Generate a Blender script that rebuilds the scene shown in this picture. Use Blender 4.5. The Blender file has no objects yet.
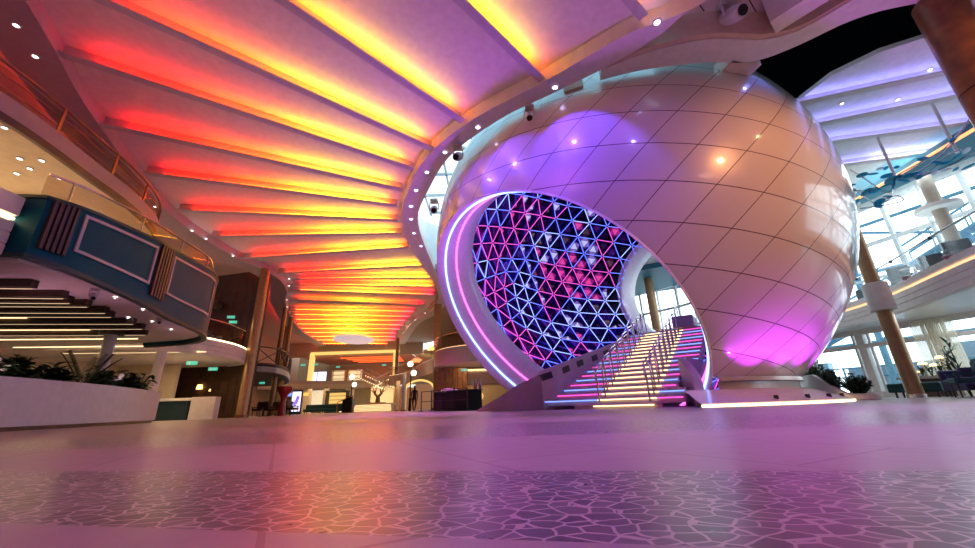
import bpy, bmesh, math, random
from mathutils import Vector, Matrix
random.seed(7)
scn = bpy.context.scene
COL = scn.collection
V = Vector
rad = math.radians

# ------------------------------------------------------------------ camera
FPX, W, H = 379.0, 975, 548
PITCH, ROLL, CH = rad(19.2), rad(-1.9), 0.17
Fv = V((0, math.cos(PITCH), math.sin(PITCH)))
r0 = V((1, 0, 0)); u0 = V((0, -math.sin(PITCH), math.cos(PITCH)))
Rv = r0*math.cos(ROLL) + u0*math.sin(ROLL)
Uv = u0*math.cos(ROLL) - r0*math.sin(ROLL)
CAM = V((0, 0, CH))
cd = bpy.data.cameras.new('camera'); cam = bpy.data.objects.new('camera', cd); COL.objects.link(cam)
M = Matrix((Rv, Uv, -Fv)).transposed().to_4x4(); M.translation = CAM
cam.matrix_world = M
cd.sensor_width = 36; cd.lens = 36*FPX/W; cd.clip_start = 0.02; cd.clip_end = 500
scn.camera = cam

def ray(x, y):
    return (Fv*FPX + Rv*(x-W/2) - Uv*(y-H/2)).normalized()
def atz(x, y, z):
    d = ray(x, y); return CAM + d*((z-CH)/d.z)
def aty(x, y, Y):
    d = ray(x, y); return CAM + d*(Y/d.y)

# ------------------------------------------------------------------ materials
MATS = {}
def mat(name, col, rough=.5, metal=0., var=.06, scale=6., coat=0., bump=0., spec=.5):
    if name in MATS: return MATS[name]
    m = bpy.data.materials.new(name); m.use_nodes = True
    nt = m.node_tree; b = nt.nodes['Principled BSDF']
    b.inputs['Roughness'].default_value = rough; b.inputs['Metallic'].default_value = metal
    b.inputs['Coat Weight'].default_value = coat; b.inputs['Coat Roughness'].default_value = .08
    b.inputs['Specular IOR Level'].default_value = spec
    tc = nt.nodes.new('ShaderNodeTexCoord'); nz = nt.nodes.new('ShaderNodeTexNoise')
    nz.inputs['Scale'].default_value = scale; nz.inputs['Detail'].default_value = 4
    nt.links.new(tc.outputs['Object'], nz.inputs['Vector'])
    rp = nt.nodes.new('ShaderNodeValToRGB')
    lo = [max(0, c*(1-var)) for c in col]; hi = [min(1, c*(1+var)) for c in col]
    rp.color_ramp.elements[0].color = (*lo, 1); rp.color_ramp.elements[1].color = (*hi, 1)
    rp.color_ramp.elements[0].position = .3; rp.color_ramp.elements[1].position = .7
    nt.links.new(nz.outputs['Fac'], rp.inputs['Fac']); nt.links.new(rp.outputs['Color'], b.inputs['Base Color'])
    if bump:
        bp = nt.nodes.new('ShaderNodeBump'); bp.inputs['Strength'].default_value = bump
        nt.links.new(nz.outputs['Fac'], bp.inputs['Height']); nt.links.new(bp.outputs['Normal'], b.inputs['Normal'])
    MATS[name] = m; return m

def emis(name, col, strength):
    if name in MATS: return MATS[name]
    m = bpy.data.materials.new(name); m.use_nodes = True
    nt = m.node_tree; b = nt.nodes['Principled BSDF']
    b.inputs['Base Color'].default_value = (*[c*.5 for c in col], 1)
    b.inputs['Emission Color'].default_value = (*col, 1); b.inputs['Emission Strength'].default_value = strength
    MATS[name] = m; return m

def ramp_emis(name, stops, strength):
    m = bpy.data.materials.new(name); m.use_nodes = True
    nt = m.node_tree; b = nt.nodes['Principled BSDF']
    tc = nt.nodes.new('ShaderNodeTexCoord'); sp = nt.nodes.new('ShaderNodeSeparateXYZ')
    rp = nt.nodes.new('ShaderNodeValToRGB')
    nt.links.new(tc.outputs['Generated'], sp.inputs[0]); nt.links.new(sp.outputs['X'], rp.inputs['Fac'])
    e = rp.color_ramp.elements
    while len(e) < len(stops): e.new(.5)
    for k, (p, c) in enumerate(stops):
        e[k].position = p; e[k].color = (*c, 1)
    nt.links.new(rp.outputs['Color'], b.inputs['Emission Color'])
    b.inputs['Emission Strength'].default_value = strength; b.inputs['Base Color'].default_value = (.5, .4, .3, 1)
    MATS[name] = m; return m

def glass(name, tint=(.9, .95, .97), refl=.12):
    m = bpy.data.materials.new(name); m.use_nodes = True
    nt = m.node_tree; nt.nodes.remove(nt.nodes['Principled BSDF'])
    out = nt.nodes['Material Output']
    tr = nt.nodes.new('ShaderNodeBsdfTransparent'); gl = nt.nodes.new('ShaderNodeBsdfGlossy'); mx = nt.nodes.new('ShaderNodeMixShader')
    tr.inputs[0].default_value = (*tint, 1); gl.inputs['Roughness'].default_value = .03
    fr = nt.nodes.new('ShaderNodeLayerWeight'); fr.inputs['Blend'].default_value = .5
    pw = nt.nodes.new('ShaderNodeMath'); pw.operation = 'POWER'; nt.links.new(fr.outputs['Facing'], pw.inputs[0]); pw.inputs[1].default_value = 4
    sc = nt.nodes.new('ShaderNodeMath'); sc.operation = 'MULTIPLY_ADD'; nt.links.new(pw.outputs[0], sc.inputs[0]); sc.inputs[1].default_value = .45; sc.inputs[2].default_value = refl*.25
    nt.links.new(sc.outputs[0], mx.inputs[0]); nt.links.new(tr.outputs[0], mx.inputs[1]); nt.links.new(gl.outputs[0], mx.inputs[2])
    nt.links.new(mx.outputs[0], out.inputs['Surface'])
    MATS[name] = m; return m

def sheer(name, col, clear=.15):
    m = mat(name, col, .7); nt = m.node_tree; b = nt.nodes['Principled BSDF']; out = nt.nodes['Material Output']
    tl = nt.nodes.new('ShaderNodeBsdfTranslucent'); tl.inputs[0].default_value = (*col, 1); mx = nt.nodes.new('ShaderNodeMixShader'); mx.inputs[0].default_value = .6
    tr = nt.nodes.new('ShaderNodeBsdfTransparent'); m2 = nt.nodes.new('ShaderNodeMixShader'); m2.inputs[0].default_value = clear
    nt.links.new(b.outputs[0], mx.inputs[1]); nt.links.new(tl.outputs[0], mx.inputs[2]); nt.links.new(mx.outputs[0], m2.inputs[1]); nt.links.new(tr.outputs[0], m2.inputs[2]); nt.links.new(m2.outputs[0], out.inputs['Surface'])
    return m
WHITE = mat('white_plaster', (.80, .77, .76), .55)
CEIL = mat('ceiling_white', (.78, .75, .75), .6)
RINGW = mat('ring_white', (.80, .76, .78), .45)
FINM = mat('fin_white', (.62, .58, .60), .5)
CREAM = mat('cream_wall', (.72, .62, .46), .6)
TAN = mat('tan_fascia', (.70, .55, .46), .5)
WOOD = mat('dark_wood', (.075, .040, .028), .4, var=.35, scale=3)
WOODM = mat('mid_wood', (.19, .085, .035), .35, var=.3, scale=4)
BRONZE = mat('bronze_column', (.42, .26, .13), .32, .35, var=.12)
TEAL = mat('teal_panel', (.003, .085, .135), .5, spec=.1)
TEALD = mat('dark_teal', (.012, .045, .055), .45)
FRAMEW = mat('frame_mauve', (.55, .47, .50), .45)
FLUTE = mat('flute_brown', (.10, .055, .06), .45)
BLACK = mat('matte_black', (.012, .012, .014), .5)
NAVY = mat('void_navy', (.004, .005, .016), .7)
STEEL = mat('steel', (.62, .60, .62), .22, 1.0)
COPPER = mat('copper_rail', (.30, .15, .09), .3, .9)
STONE = mat('step_stone', (.50, .43, .43), .35)
PARA = mat('parapet_mauve', (.42, .36, .40), .4)
SKIRT = mat('parapet_brown', (.28, .20, .24), .4)
GREEN = mat('leaf_green', (.030, .075, .028), .5, var=.5, scale=9)
GREEN2 = mat('leaf_green_dark', (.018, .045, .022), .5, var=.5, scale=9)
PINKL = mat('leaf_pink', (.45, .22, .32), .5)
SOIL = mat('soil', (.03, .02, .015), .9)
PLANTERW = mat('planter_white', (.66, .60, .64), .35)
FABT = mat('teal_fabric', (.012, .075, .085), .75, bump=.2, scale=60)
FABN = mat('navy_fabric', (.035, .035, .11), .75, bump=.2, scale=60)
GREYF = mat('grey_fabric', (.13, .17, .19), .7, bump=.2, scale=60)
CURT = sheer('curtain_sheer', (.88, .82, .66), .18)
WINF = mat('window_frame', (.80, .85, .86), .4)
EXTB = mat('exterior_blue_steel', (.24, .50, .66), .5)
DECKG = mat('exterior_deck', (.55, .62, .65), .6)
GOLD = mat('gold_trim', (.75, .5, .2), .3, .8)
RED = mat('red_gloss', (.35, .015, .03), .2, coat=.6)
DISC = sheer('blue_glass_disc', (.05, .50, .66), .1)
DISC2 = sheer('pale_glass_disc', (.72, .84, .9), .3)
SKIN = mat('skin', (.45, .28, .2), .5)
CLOTHK = mat('dark_clothes', (.02, .02, .025), .8)
HAIR = mat('dark_hair', (.015, .01, .008), .6)
GLASS = glass('clear_glass', (.93, .96, .97), .12)
GLASSB = glass('bronze_glass', (.86, .80, .77), .04)
E_WARM = emis('led_warm', (1, .74, .38), 6)
E_WARMS = emis('led_warm_soft', (1, .70, .36), 2.2)
E_SLAT = emis('slat_warm', (1, .70, .42), .9)
E_AMBER = emis('lamp_amber', (1, .55, .15), 5)
E_BLUE = emis('led_blue', (.22, .36, 1), 4.5)
E_MAG = emis('led_magenta', (1, .10, .72), 4.0)
E_TBLUE = emis('tube_blue', (.14, .20, 1), 1.7)
E_TCYAN = emis('tube_pale', (.34, .46, 1), 1.7)
E_TPINK = emis('tube_pink', (1, .12, .72), 1.1)
E_DOWN = emis('downlight_white', (1, .92, .85), 9)
E_RDOWN = emis('downlight_violet', (.55, .50, 1), 12)
E_EXIT = emis('exit_green', (.08, .62, .44), .9)
E_GLOBE = emis('lamp_globe', (1, .85, .62), 6)
E_SCREEN = emis('screen_lilac', (.72, .70, 1), 1.6)
E_RED = emis('led_red', (1, .015, .003), 16)
E_FAR = emis('led_far_red', (1, .11, .02), 2.2)
E_CEILB = emis('led_violet_blue', (.32, .28, 1), 5)
E_YEL = emis('led_yellow_portal', (1, .62, .18), 1.1)

# ------------------------------------------------------------------ mesh helpers
def box(bm, c, s, rz=0, rx=0, ry=0):
    mt = Matrix.Translation(c) @ Matrix.Rotation(rz, 4, 'Z') @ Matrix.Rotation(ry, 4, 'Y') @ Matrix.Rotation(rx, 4, 'X') @ Matrix.Diagonal((*s, 1))
    return bmesh.ops.create_cube(bm, size=1, matrix=mt)['verts']
def cyl(bm, p0, p1, r, r1=None, seg=16):
    p0, p1 = V(p0), V(p1); d = p1-p0
    mt = Matrix.Translation((p0+p1)/2) @ d.to_track_quat('Z', 'Y').to_matrix().to_4x4()
    bmesh.ops.create_cone(bm, cap_ends=True, segments=seg, radius1=r, radius2=r if r1 is None else r1, depth=d.length, matrix=mt)
def ball(bm, c, r, s=(1, 1, 1), seg=16):
    bmesh.ops.create_uvsphere(bm, u_segments=seg, v_segments=max(6, seg//2), radius=r, matrix=Matrix.Translation(c) @ Matrix.Diagonal((*s, 1)))
def tube(bm, pts, r, seg=8, closed=False):
    pts = [V(p) for p in pts]; n = len(pts); rings = []
    up = V((0, 0, 1)); prev = None
    for i, p in enumerate(pts):
        a = pts[(i-1) % n] if (closed or i > 0) else p
        b = pts[(i+1) % n] if (closed or i < n-1) else p
        t = (b-a).normalized()
        if prev is None:
            x = t.cross(up) if abs(t.z) < .95 else t.cross(V((1, 0, 0)))
        else:
            x = prev - t*prev.dot(t)
        x.normalize(); prev = x; y = t.cross(x)
        rr = r[i] if isinstance(r, (list, tuple)) else r
        rings.append([bm.verts.new(p + (x*math.cos(2*math.pi*k/seg) + y*math.sin(2*math.pi*k/seg))*rr) for k in range(seg)])
    for i in range(n if closed else n-1):
        A, B = rings[i], rings[(i+1) % n]
        for k in range(seg):
            try: bm.faces.new((A[k], A[(k+1) % seg], B[(k+1) % seg], B[k]))
            except ValueError: pass
    if not closed:
        bm.faces.new(rings[0][::-1]); bm.faces.new(rings[-1])
def prism(bm, poly, z0, z1):
    bot = [bm.verts.new((p[0], p[1], z0)) for p in poly]; top = [bm.verts.new((p[0], p[1], z1)) for p in poly]
    n = len(poly)
    bm.faces.new(bot[::-1]); bm.faces.new(top)
    for i in range(n): bm.faces.new((bot[i], bot[(i+1) % n], top[(i+1) % n], top[i]))
def smooth_path(pts, k=6):
    P = [V((*p, 0)) if len(p) == 2 else V(p) for p in pts]; out = []
    for i in range(len(P)-1):
        a = P[i-1] if i else P[i]*2-P[i+1]; b, c = P[i], P[i+1]; d = P[i+2] if i+2 < len(P) else P[i+1]*2-P[i]
        for j in range(k):
            t = j/k
            out.append(.5*((2*b)+(c-a)*t+(2*a-5*b+4*c-d)*t*t+(3*b-a-3*c+d)*t**3))
    out.append(P[-1]); return out
def normals2(path, closed=False):
    n = len(path); N = []
    for i in range(n):
        a = path[i-1] if (i > 0 or closed) else path[i]; b = path[(i+1) % n] if (i < n-1 or closed) else path[i]
        d = (b-a); N.append(V((d.y, -d.x, 0)).normalized())
    return N
def sweep(bm, path, prof, closed=False, zf=None):
    """closed profile of (offset to the right of travel, z) carried along a path; zf(i) may lift each station"""
    path = [V((p[0], p[1], 0)) for p in path]; N = normals2(path, closed); rings = []
    for i, p in enumerate(path):
        pr = prof(i/(len(path)-1)) if callable(prof) else prof
        rings.append([bm.verts.new((p.x+N[i].x*o, p.y+N[i].y*o, z)) for o, z in pr])
    m = len(rings[0]); n = len(rings)
    for i in range(n if closed else n-1):
        A, B = rings[i], rings[(i+1) % n]
        for k in range(m): bm.faces.new((A[k], A[(k+1) % m], B[(k+1) % m], B[k]))
    if not closed:
        bm.faces.new(rings[0][::-1]); bm.faces.new(rings[-1])
def offset_path(path, o):
    path = [V((p[0], p[1], 0)) for p in path]; N = normals2(path)
    return [p+n*o for p, n in zip(path, N)]
def lathe(bm, prof, c=(0, 0, 0), seg=48, a0=0, a1=2*math.pi):
    full = abs(a1-a0-2*math.pi) < 1e-6; n = seg if full else seg+1; rings = []
    for i in range(n):
        a = a0+(a1-a0)*i/seg
        rings.append([bm.verts.new((c[0]+r*math.cos(a), c[1]+r*math.sin(a), c[2]+z)) for r, z in prof])
    for i in range(seg):
        A, B = rings[i], rings[(i+1) % n]
        for k in range(len(prof)-1):
            try: bm.faces.new((A[k], B[k], B[k+1], A[k+1]))
            except ValueError: pass
def rings_about(bm, c, n, prof, seg=128):
    """surface of revolution about axis n through c; prof = (distance along n, radius)"""
    n = V(n).normalized(); a = n.cross(V((0, 0, 1))).normalized(); b = a.cross(n); c = V(c); R = []
    for i in range(seg):
        t = 2*math.pi*i/seg; d = a*math.cos(t)+b*math.sin(t)
        R.append([bm.verts.new(c+n*h+d*r) for h, r in prof])
    for i in range(seg):
        A, B = R[i], R[(i+1) % seg]
        for k in range(len(prof)-1): bm.faces.new((A[k], A[k+1], B[k+1], B[k]))
def cut_below(bm, z):
    g = bm.verts[:]+bm.edges[:]+bm.faces[:]
    bmesh.ops.bisect_plane(bm, geom=g, plane_co=(0, 0, z), plane_no=(0, 0, 1), clear_inner=True)

def obj(name, bm, m, parent=None, smooth=False, bevel=0, recalc=True, loc=None, solid=0):
    if recalc: bmesh.ops.recalc_face_normals(bm, faces=bm.faces[:])
    me = bpy.data.meshes.new(name); bm.to_mesh(me); bm.free()
    if isinstance(m, (list, tuple)):
        for x in m: me.materials.append(x)
    else: me.materials.append(m)
    o = bpy.data.objects.new(name, me); COL.objects.link(o)
    if smooth:
        for p in me.polygons: p.use_smooth = True
        if smooth != 'all':
            try: me.set_sharp_from_angle(angle=rad(40))
            except Exception: pass
    if bevel:
        b = o.modifiers.new('bevel', 'BEVEL'); b.width = bevel; b.segments = 2; b.limit_method = 'ANGLE'
    if solid:
        s = o.modifiers.new('solid', 'SOLIDIFY'); s.thickness = solid
    if parent is not None:
        o.parent = parent; o.matrix_parent_inverse = Matrix.Translation(-parent.location) if parent.rotation_euler.z == 0 else (Matrix.Translation(parent.location) @ Matrix.Rotation(parent.rotation_euler.z, 4, 'Z')).inverted()
    return o
def tag(o, label, cat, group=None, kind=None):
    o['label'] = label; o['category'] = cat
    if group: o['group'] = group
    if kind: o['kind'] = kind
    return o
def thing(name, label, cat, loc=(0, 0, 0), group=None):
    o = bpy.data.objects.new(name, None); o.empty_display_size = .1; COL.objects.link(o); o.location = loc
    return tag(o, label, cat, group)
def struct(name, bm, m, label=None, cat=None, parent=None, **k):
    o = obj(name, bm, m, parent, **k)
    if parent is None:
        o['kind'] = 'structure'
        if label: o['label'] = label
        if cat: o['category'] = cat
    return o
def copy_thing(src, loc, label, group=None):
    r = src.copy(); COL.objects.link(r); d = V(loc)-src.location; r.location = loc; r['label'] = label
    if group: r['group'] = group
    def rec(s, t):
        for ch in s.children:
            c = ch.copy(); COL.objects.link(c); c.parent = t; rec(ch, c)
    rec(src, r); return r
B = bmesh.new
ORD = ['first', 'second', 'third', 'fourth', 'fifth', 'sixth', 'seventh', 'eighth', 'ninth', 'tenth', 'eleventh', 'twelfth', 'thirteenth', 'fourteenth', 'fifteenth',
       'sixteenth', 'seventeenth', 'eighteenth', 'nineteenth', 'twentieth', 'twenty-first', 'twenty-second', 'twenty-third', 'twenty-fourth', 'twenty-fifth', 'twenty-sixth', 'twenty-seventh', 'twenty-eighth']
def light(name, kind, loc, energy, col, size=.1, target=None, angle=60, blend=.6):
    d = bpy.data.lights.new(name, kind); d.energy = energy; d.color = col
    if kind == 'AREA': d.size = size
    else: d.shadow_soft_size = size
    if kind == 'SPOT': d.spot_size = rad(angle); d.spot_blend = blend
    o = bpy.data.objects.new(name, d); COL.objects.link(o); o.location = loc
    if target is not None: o.rotation_euler = (V(target)-V(loc)).to_track_quat('-Z', 'Y').to_euler()
    return o

# ------------------------------------------------------------------ floor
def floor_material():
    m = bpy.data.materials.new('stone_floor'); m.use_nodes = True
    nt = m.node_tree; L = nt.links; b = nt.nodes['Principled BSDF']; N = nt.nodes.new
    tc = N('ShaderNodeTexCoord'); sp = N('ShaderNodeSeparateXYZ'); L.new(tc.outputs['Object'], sp.inputs[0])
    def mth(op, a, bb=None, c=None):
        n = N('ShaderNodeMath'); n.operation = op
        for i, v in enumerate((a, bb, c)):
            if v is None: continue
            if isinstance(v, (int, float)): n.inputs[i].default_value = v
            else: L.new(v, n.inputs[i])
        return n.outputs[0]
    X, Y = sp.outputs['X'], sp.outputs['Y']
    def between(v, lo, hi):
        return mth('MULTIPLY', mth('GREATER_THAN', v, lo), mth('LESS_THAN', v, hi))
    v1 = mth('ADD', Y, mth('MULTIPLY', X, .2))
    band1 = between(v1, .60, 1.17)
    # second band: a long flattened oval ribbon
    ex = mth('DIVIDE', mth('SUBTRACT', X, 6.0), 10.6); ey = mth('DIVIDE', mth('SUBTRACT', Y, 3.25), .9)
    rr = mth('ADD', mth('POWER', mth('ABSOLUTE', ex), 4.0), mth('POWER', mth('ABSOLUTE', ey), 4.0))
    band2 = mth('LESS_THAN', rr, 1.0)
    band3 = between(mth('SUBTRACT', Y, mth('MULTIPLY', X, .1)), 6.6, 7.6)
    mask = mth('MAXIMUM', band1, mth('MAXIMUM', band2, band3))
    # crazy-paved stones: coarser stones in the far bands than in the near one
    mp = N('ShaderNodeMapping'); L.new(tc.outputs['Object'], mp.inputs[0]); mp.inputs['Scale'].default_value = (1, 1.25, 1)
    wn = N('ShaderNodeTexNoise'); wn.inputs['Scale'].default_value = 9; L.new(mp.outputs[0], wn.inputs['Vector'])
    wm = N('ShaderNodeMix'); wm.data_type = 'VECTOR'; wm.inputs[0].default_value = .035
    L.new(mp.outputs[0], wm.inputs[4]); L.new(wn.outputs['Color'], wm.inputs[5])
    ve = N('ShaderNodeTexVoronoi'); ve.feature = 'DISTANCE_TO_EDGE'; ve.inputs['Scale'].default_value = 24; L.new(wm.outputs[1], ve.inputs['Vector'])
    vc = N('ShaderNodeTexVoronoi'); vc.inputs['Scale'].default_value = 24; L.new(wm.outputs[1], vc.inputs['Vector'])
    grout = mth('LESS_THAN', ve.outputs['Distance'], .055)
    stn = N('ShaderNodeValToRGB'); L.new(vc.outputs['Color'], stn.inputs['Fac'])
    stn.color_ramp.elements[0].color = (.070, .058, .060, 1); stn.color_ramp.elements[1].color = (.17, .14, .14, 1)
    gm = N('ShaderNodeMix'); gm.data_type = 'RGBA'; L.new(grout, gm.inputs[0]); L.new(stn.outputs[0], gm.inputs[6]); gm.inputs[7].default_value = (.40, .34, .32, 1)
    # large plain stone slabs, thin joints
    bk = N('ShaderNodeTexBrick'); bk.offset = .5; bk.inputs['Scale'].default_value = 1.0; bk.inputs['Mortar Size'].default_value = .006
    bk.inputs['Brick Width'].default_value = 1.2; bk.inputs['Row Height'].default_value = .6
    bk.inputs['Color1'].default_value = (.35, .30, .285, 1); bk.inputs['Color2'].default_value = (.32, .275, .26, 1); bk.inputs['Mortar'].default_value = (.24, .18, .17, 1)
    rot = N('ShaderNodeMapping'); rot.inputs['Rotation'].default_value = (0, 0, rad(62)); L.new(tc.outputs['Object'], rot.inputs[0]); L.new(rot.outputs[0], bk.inputs['Vector'])
    nz = N('ShaderNodeTexNoise'); nz.inputs['Scale'].default_value = 14; nz.inputs['Detail'].default_value = 6; L.new(tc.outputs['Object'], nz.inputs['Vector'])
    mul = N('ShaderNodeMix'); mul.data_type = 'RGBA'; mul.blend_type = 'MULTIPLY'; mul.inputs[0].default_value = .18
    L.new(bk.outputs['Color'], mul.inputs[6]); L.new(nz.outputs['Color'], mul.inputs[7])
    fin = N('ShaderNodeMix'); fin.data_type = 'RGBA'; L.new(mask, fin.inputs[0]); L.new(mul.outputs[2], fin.inputs[6]); L.new(gm.outputs[2], fin.inputs[7])
    L.new(fin.outputs[2], b.inputs['Base Color'])
    rg = N('ShaderNodeMath'); rg.operation = 'MULTIPLY_ADD'; L.new(nz.outputs['Fac'], rg.inputs[0]); rg.inputs[1].default_value = .14
    rb = mth('MULTIPLY_ADD', mask, -.09, .32); L.new(rb, rg.inputs[2]); L.new(rg.outputs[0], b.inputs['Roughness'])
    hh = mth('SUBTRACT', mth('MULTIPLY', nz.outputs['Fac'], .4), mth('MULTIPLY', mth('MULTIPLY', grout, mask), 1.0))
    tilt = mth('MULTIPLY', mth('MULTIPLY', vc.outputs['Color'], mask), .6)
    bp = N('ShaderNodeBump'); bp.inputs['Strength'].default_value = .25; bp.inputs['Distance'].default_value = .004
    L.new(mth('ADD', hh, tilt), bp.inputs['Height']); L.new(bp.outputs['Normal'], b.inputs['Normal'])
    b.inputs['Specular IOR Level'].default_value = .36
    return m
bm = B(); prism(bm, [(-40, -11), (27, -11), (27, 60), (-40, 60)], -.3, 0)
struct('floor', bm, floor_material(), 'stone promenade floor with crazy-paved bands', 'floor')

# ------------------------------------------------------------------ the great sphere
S = V((5.0759, 14.0579, 5.8806)); RS = 7.016
N1 = V((-.62289, -.41844, -.661)).normalized(); OC = S+N1*5.3006      # front opening
N2 = V((.7287, .6831, -.0492)).normalized()                            # rear opening
def shell_material():
    m = bpy.data.materials.new('pearl_shell'); m.use_nodes = True
    nt = m.node_tree; L = nt.links; b = nt.nodes['Principled BSDF']; N = nt.nodes.new
    tc = N('ShaderNodeTexCoord'); mp = N('ShaderNodeMapping'); mp.inputs['Location'].default_value = -S
    L.new(tc.outputs['Object'], mp.inputs[0])
    sp = N('ShaderNodeSeparateXYZ'); L.new(mp.outputs[0], sp.inputs[0])
    def mth(op, a, bb=None, c=None):
        n = N('ShaderNodeMath'); n.operation = op
        for i, v in enumerate((a, bb, c)):
            if v is None: continue
            if isinstance(v, (int, float)): n.inputs[i].default_value = v
            else: L.new(v, n.inputs[i])
        return n.outputs[0]
    az = mth('MULTIPLY', mth('ARCTAN2', sp.outputs['X'], mth('MULTIPLY', sp.outputs['Y'], -1)), 180/math.pi)
    lat = mth('MULTIPLY', mth('ARCSINE', mth('DIVIDE', sp.outputs['Z'], RS)), 180/math.pi)
    ua = mth('DIVIDE', mth('SUBTRACT', mth('ADD', lat, mth('MULTIPLY', az, .165)), 4.2), 7.6)
    ub = mth('DIVIDE', mth('SUBTRACT', mth('SUBTRACT', az, mth('MULTIPLY', lat, 1.02)), .6), 10.2)
    def seam(u, w):
        fr = mth('ABSOLUTE', mth('SUBTRACT', mth('FRACT', mth('ADD', u, .5)), .5)); return mth('LESS_THAN', fr, w)
    s = mth('MAXIMUM', seam(ua, .0125), seam(ub, .011))
    cid = N('ShaderNodeTexWhiteNoise'); cid.noise_dimensions = '2D'; cb = N('ShaderNodeCombineXYZ')
    L.new(mth('FLOOR', ua), cb.inputs[0]); L.new(mth('FLOOR', ub), cb.inputs[1]); L.new(cb.outputs[0], cid.inputs['Vector'])
    rp = N('ShaderNodeValToRGB'); L.new(cid.outputs['Value'], rp.inputs[0])
    rp.color_ramp.elements[0].color = (.60, .55, .545, 1); rp.color_ramp.elements[1].color = (.63, .58, .575, 1)
    mx = N('ShaderNodeMix'); mx.data_type = 'RGBA'; L.new(s, mx.inputs[0]); L.new(rp.outputs[0], mx.inputs[6]); mx.inputs[7].default_value = (.10, .065, .08, 1)
    L.new(mx.outputs[2], b.inputs['Base Color'])
    bp = N('ShaderNodeBump'); bp.inputs['Strength'].default_value = .3; bp.inputs['Distance'].default_value = .02; bp.invert = True
    L.new(s, bp.inputs['Height']); L.new(bp.outputs['Normal'], b.inputs['Normal'])
    b.inputs['Roughness'].default_value = .28; b.inputs['Coat Weight'].default_value = .7; b.inputs['Coat Roughness'].default_value = .07
    b.inputs['Specular IOR Level'].default_value = .5
    return m
pearl = thing('spherical_pavilion', 'huge pearly white spherical pavilion with a round cut-out opening and seamed shell', 'sphere', (S.x, S.y, 0))
bm = B(); bmesh.ops.create_uvsphere(bm, u_segments=256, v_segments=128, radius=RS, matrix=Matrix.Translation(S))
def bis(bm, co, no):
    bmesh.ops.bisect_plane(bm, geom=bm.verts[:]+bm.edges[:]+bm.faces[:], plane_co=co, plane_no=no, clear_outer=True)
bis(bm, OC, N1); bis(bm, S+N2*6.42, N2); bis(bm, (0, 0, .66), (0, 0, -1))
obj('shell', bm, shell_material(), pearl, smooth='all')
# rim: a deep collar round the front opening
RIM = mat('rim_white', (.84, .80, .84), .35, coat=.2)
bm = B(); rings_about(bm, OC, N1, [(-.04, 4.61), (.04, 4.605), (.06, 4.585), (.02, 4.56), (-.25, 4.48), (-.75, 4.40), (-1.2, 4.33), (-1.62, 4.27), (-1.66, 4.55)])
cut_below(bm, 0); obj('opening_rim', bm, RIM, pearl, smooth='all')
for h, r, m, nm in ((-.27, 4.46, E_BLUE, 'blue'), (-.78, 4.38, E_MAG, 'magenta')):
    a = N1.cross(V((0, 0, 1))).normalized(); b_ = a.cross(N1); c = OC+N1*h
    bm = B(); tube(bm, [c+(a*math.cos(t*math.pi/90)+b_*math.sin(t*math.pi/90))*r for t in range(180)], .032, 6, True)
    cut_below(bm, .02); o = obj('light_ring', bm, m, pearl, smooth='all'); o['label'] = nm+' light ring round the opening'
# rear opening collar
bm = B(); c2 = S
rings_about(bm, c2, N2, [(5.56, 3.00), (5.58, 2.84), (5.75, 2.78), (5.95, 2.72), (6.30, 2.68), (6.75, 2.60), (6.75, 2.9), (6.4, 2.95)])
obj('rear_rim', bm, RIM, pearl, smooth='all')
# inner dome of lit triangles
bm = B(); bmesh.ops.create_icosphere(bm, subdivisions=4, radius=6.32)
rotm = Matrix.Rotation(.35, 4, 'Z') @ Matrix.Rotation(.55, 4, 'X')
bmesh.ops.transform(bm, matrix=rotm, verts=bm.verts[:])
def dome_ok(p):
    return p.dot(N1) < 3.74 and p.dot(N2) < 5.64 and p.z+S.z > .1
faces = [f for f in bm.faces if any(dome_ok(v.co) for v in f.verts)]
def trim(g):
    bis(g, S+N1*3.74, N1); bis(g, S+N2*5.64, N2); return g
edges = {}
tri = B(); cells = [B() for _ in range(5)]
fd = ray(577, 280); b0_ = fd.dot(S-CAM); flower = (CAM+fd*(b0_+math.sqrt(b0_**2-(S-CAM).length_squared+6.32**2))-S).normalized()
for f in faces:
    P = [v.co.copy() for v in f.verts]; c = sum(P, V())/3; cn = c.normalized()
    Q = [(c+(p-c)*.36)*1.075 for p in P]
    pv = [tri.verts.new(S+p) for p in P]; qv = [tri.verts.new(S+q) for q in Q]
    for k in range(3): tri.faces.new((pv[k], pv[(k+1) % 3], qv[(k+1) % 3], qv[k]))
    rnd = random.random(); ang = cn.angle(flower)
    if ang < .22: k = 1 if rnd < .62 else (0 if rnd < .8 else 2)
    else: k = 0 if rnd < .24 else (1 if rnd < .29 else (2 if rnd < .62 else (3 if rnd < .80 else 4)))
    g = cells[k]; g.faces.new([g.verts.new(S+q*.997) for q in Q])
    for e in f.edges:
        edges[e.index if e.index >= 0 else id(e)] = (e.verts[0].co.copy(), e.verts[1].co.copy())
bm.edges.index_update()
seen = set(); EL = []
for f in faces:
    for e in f.edges:
        if e.index not in seen: seen.add(e.index); EL.append((e.verts[0].co.copy(), e.verts[1].co.copy()))
bm.free()
MIRR = mat('mirror_indigo', (.34, .22, .52), .10, 1.0, var=.3, scale=2)
obj('mirror_facets', trim(tri), MIRR, pearl, recalc=False)
cm = [emis('facet_pale', (.62, .62, 1), .8), emis('facet_pink', (1, .08, .45), .7), mat('facet_dark', (.05, .03, .10), .15, .8),
      mat('facet_violet', (.20, .06, .36), .2, .6), mat('facet_gold', (.50, .36, .20), .18, .9)]
for g, m, nm in zip(cells, cm, ('pale', 'pink', 'near black', 'violet', 'gold')):
    o = obj('triangle_tiles', trim(g), m, pearl, recalc=False, solid=.01); o['label'] = nm+' triangle tiles set in the facets'; o['kind'] = 'stuff'
tb = [B(), B(), B()]
from mathutils import noise
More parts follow.
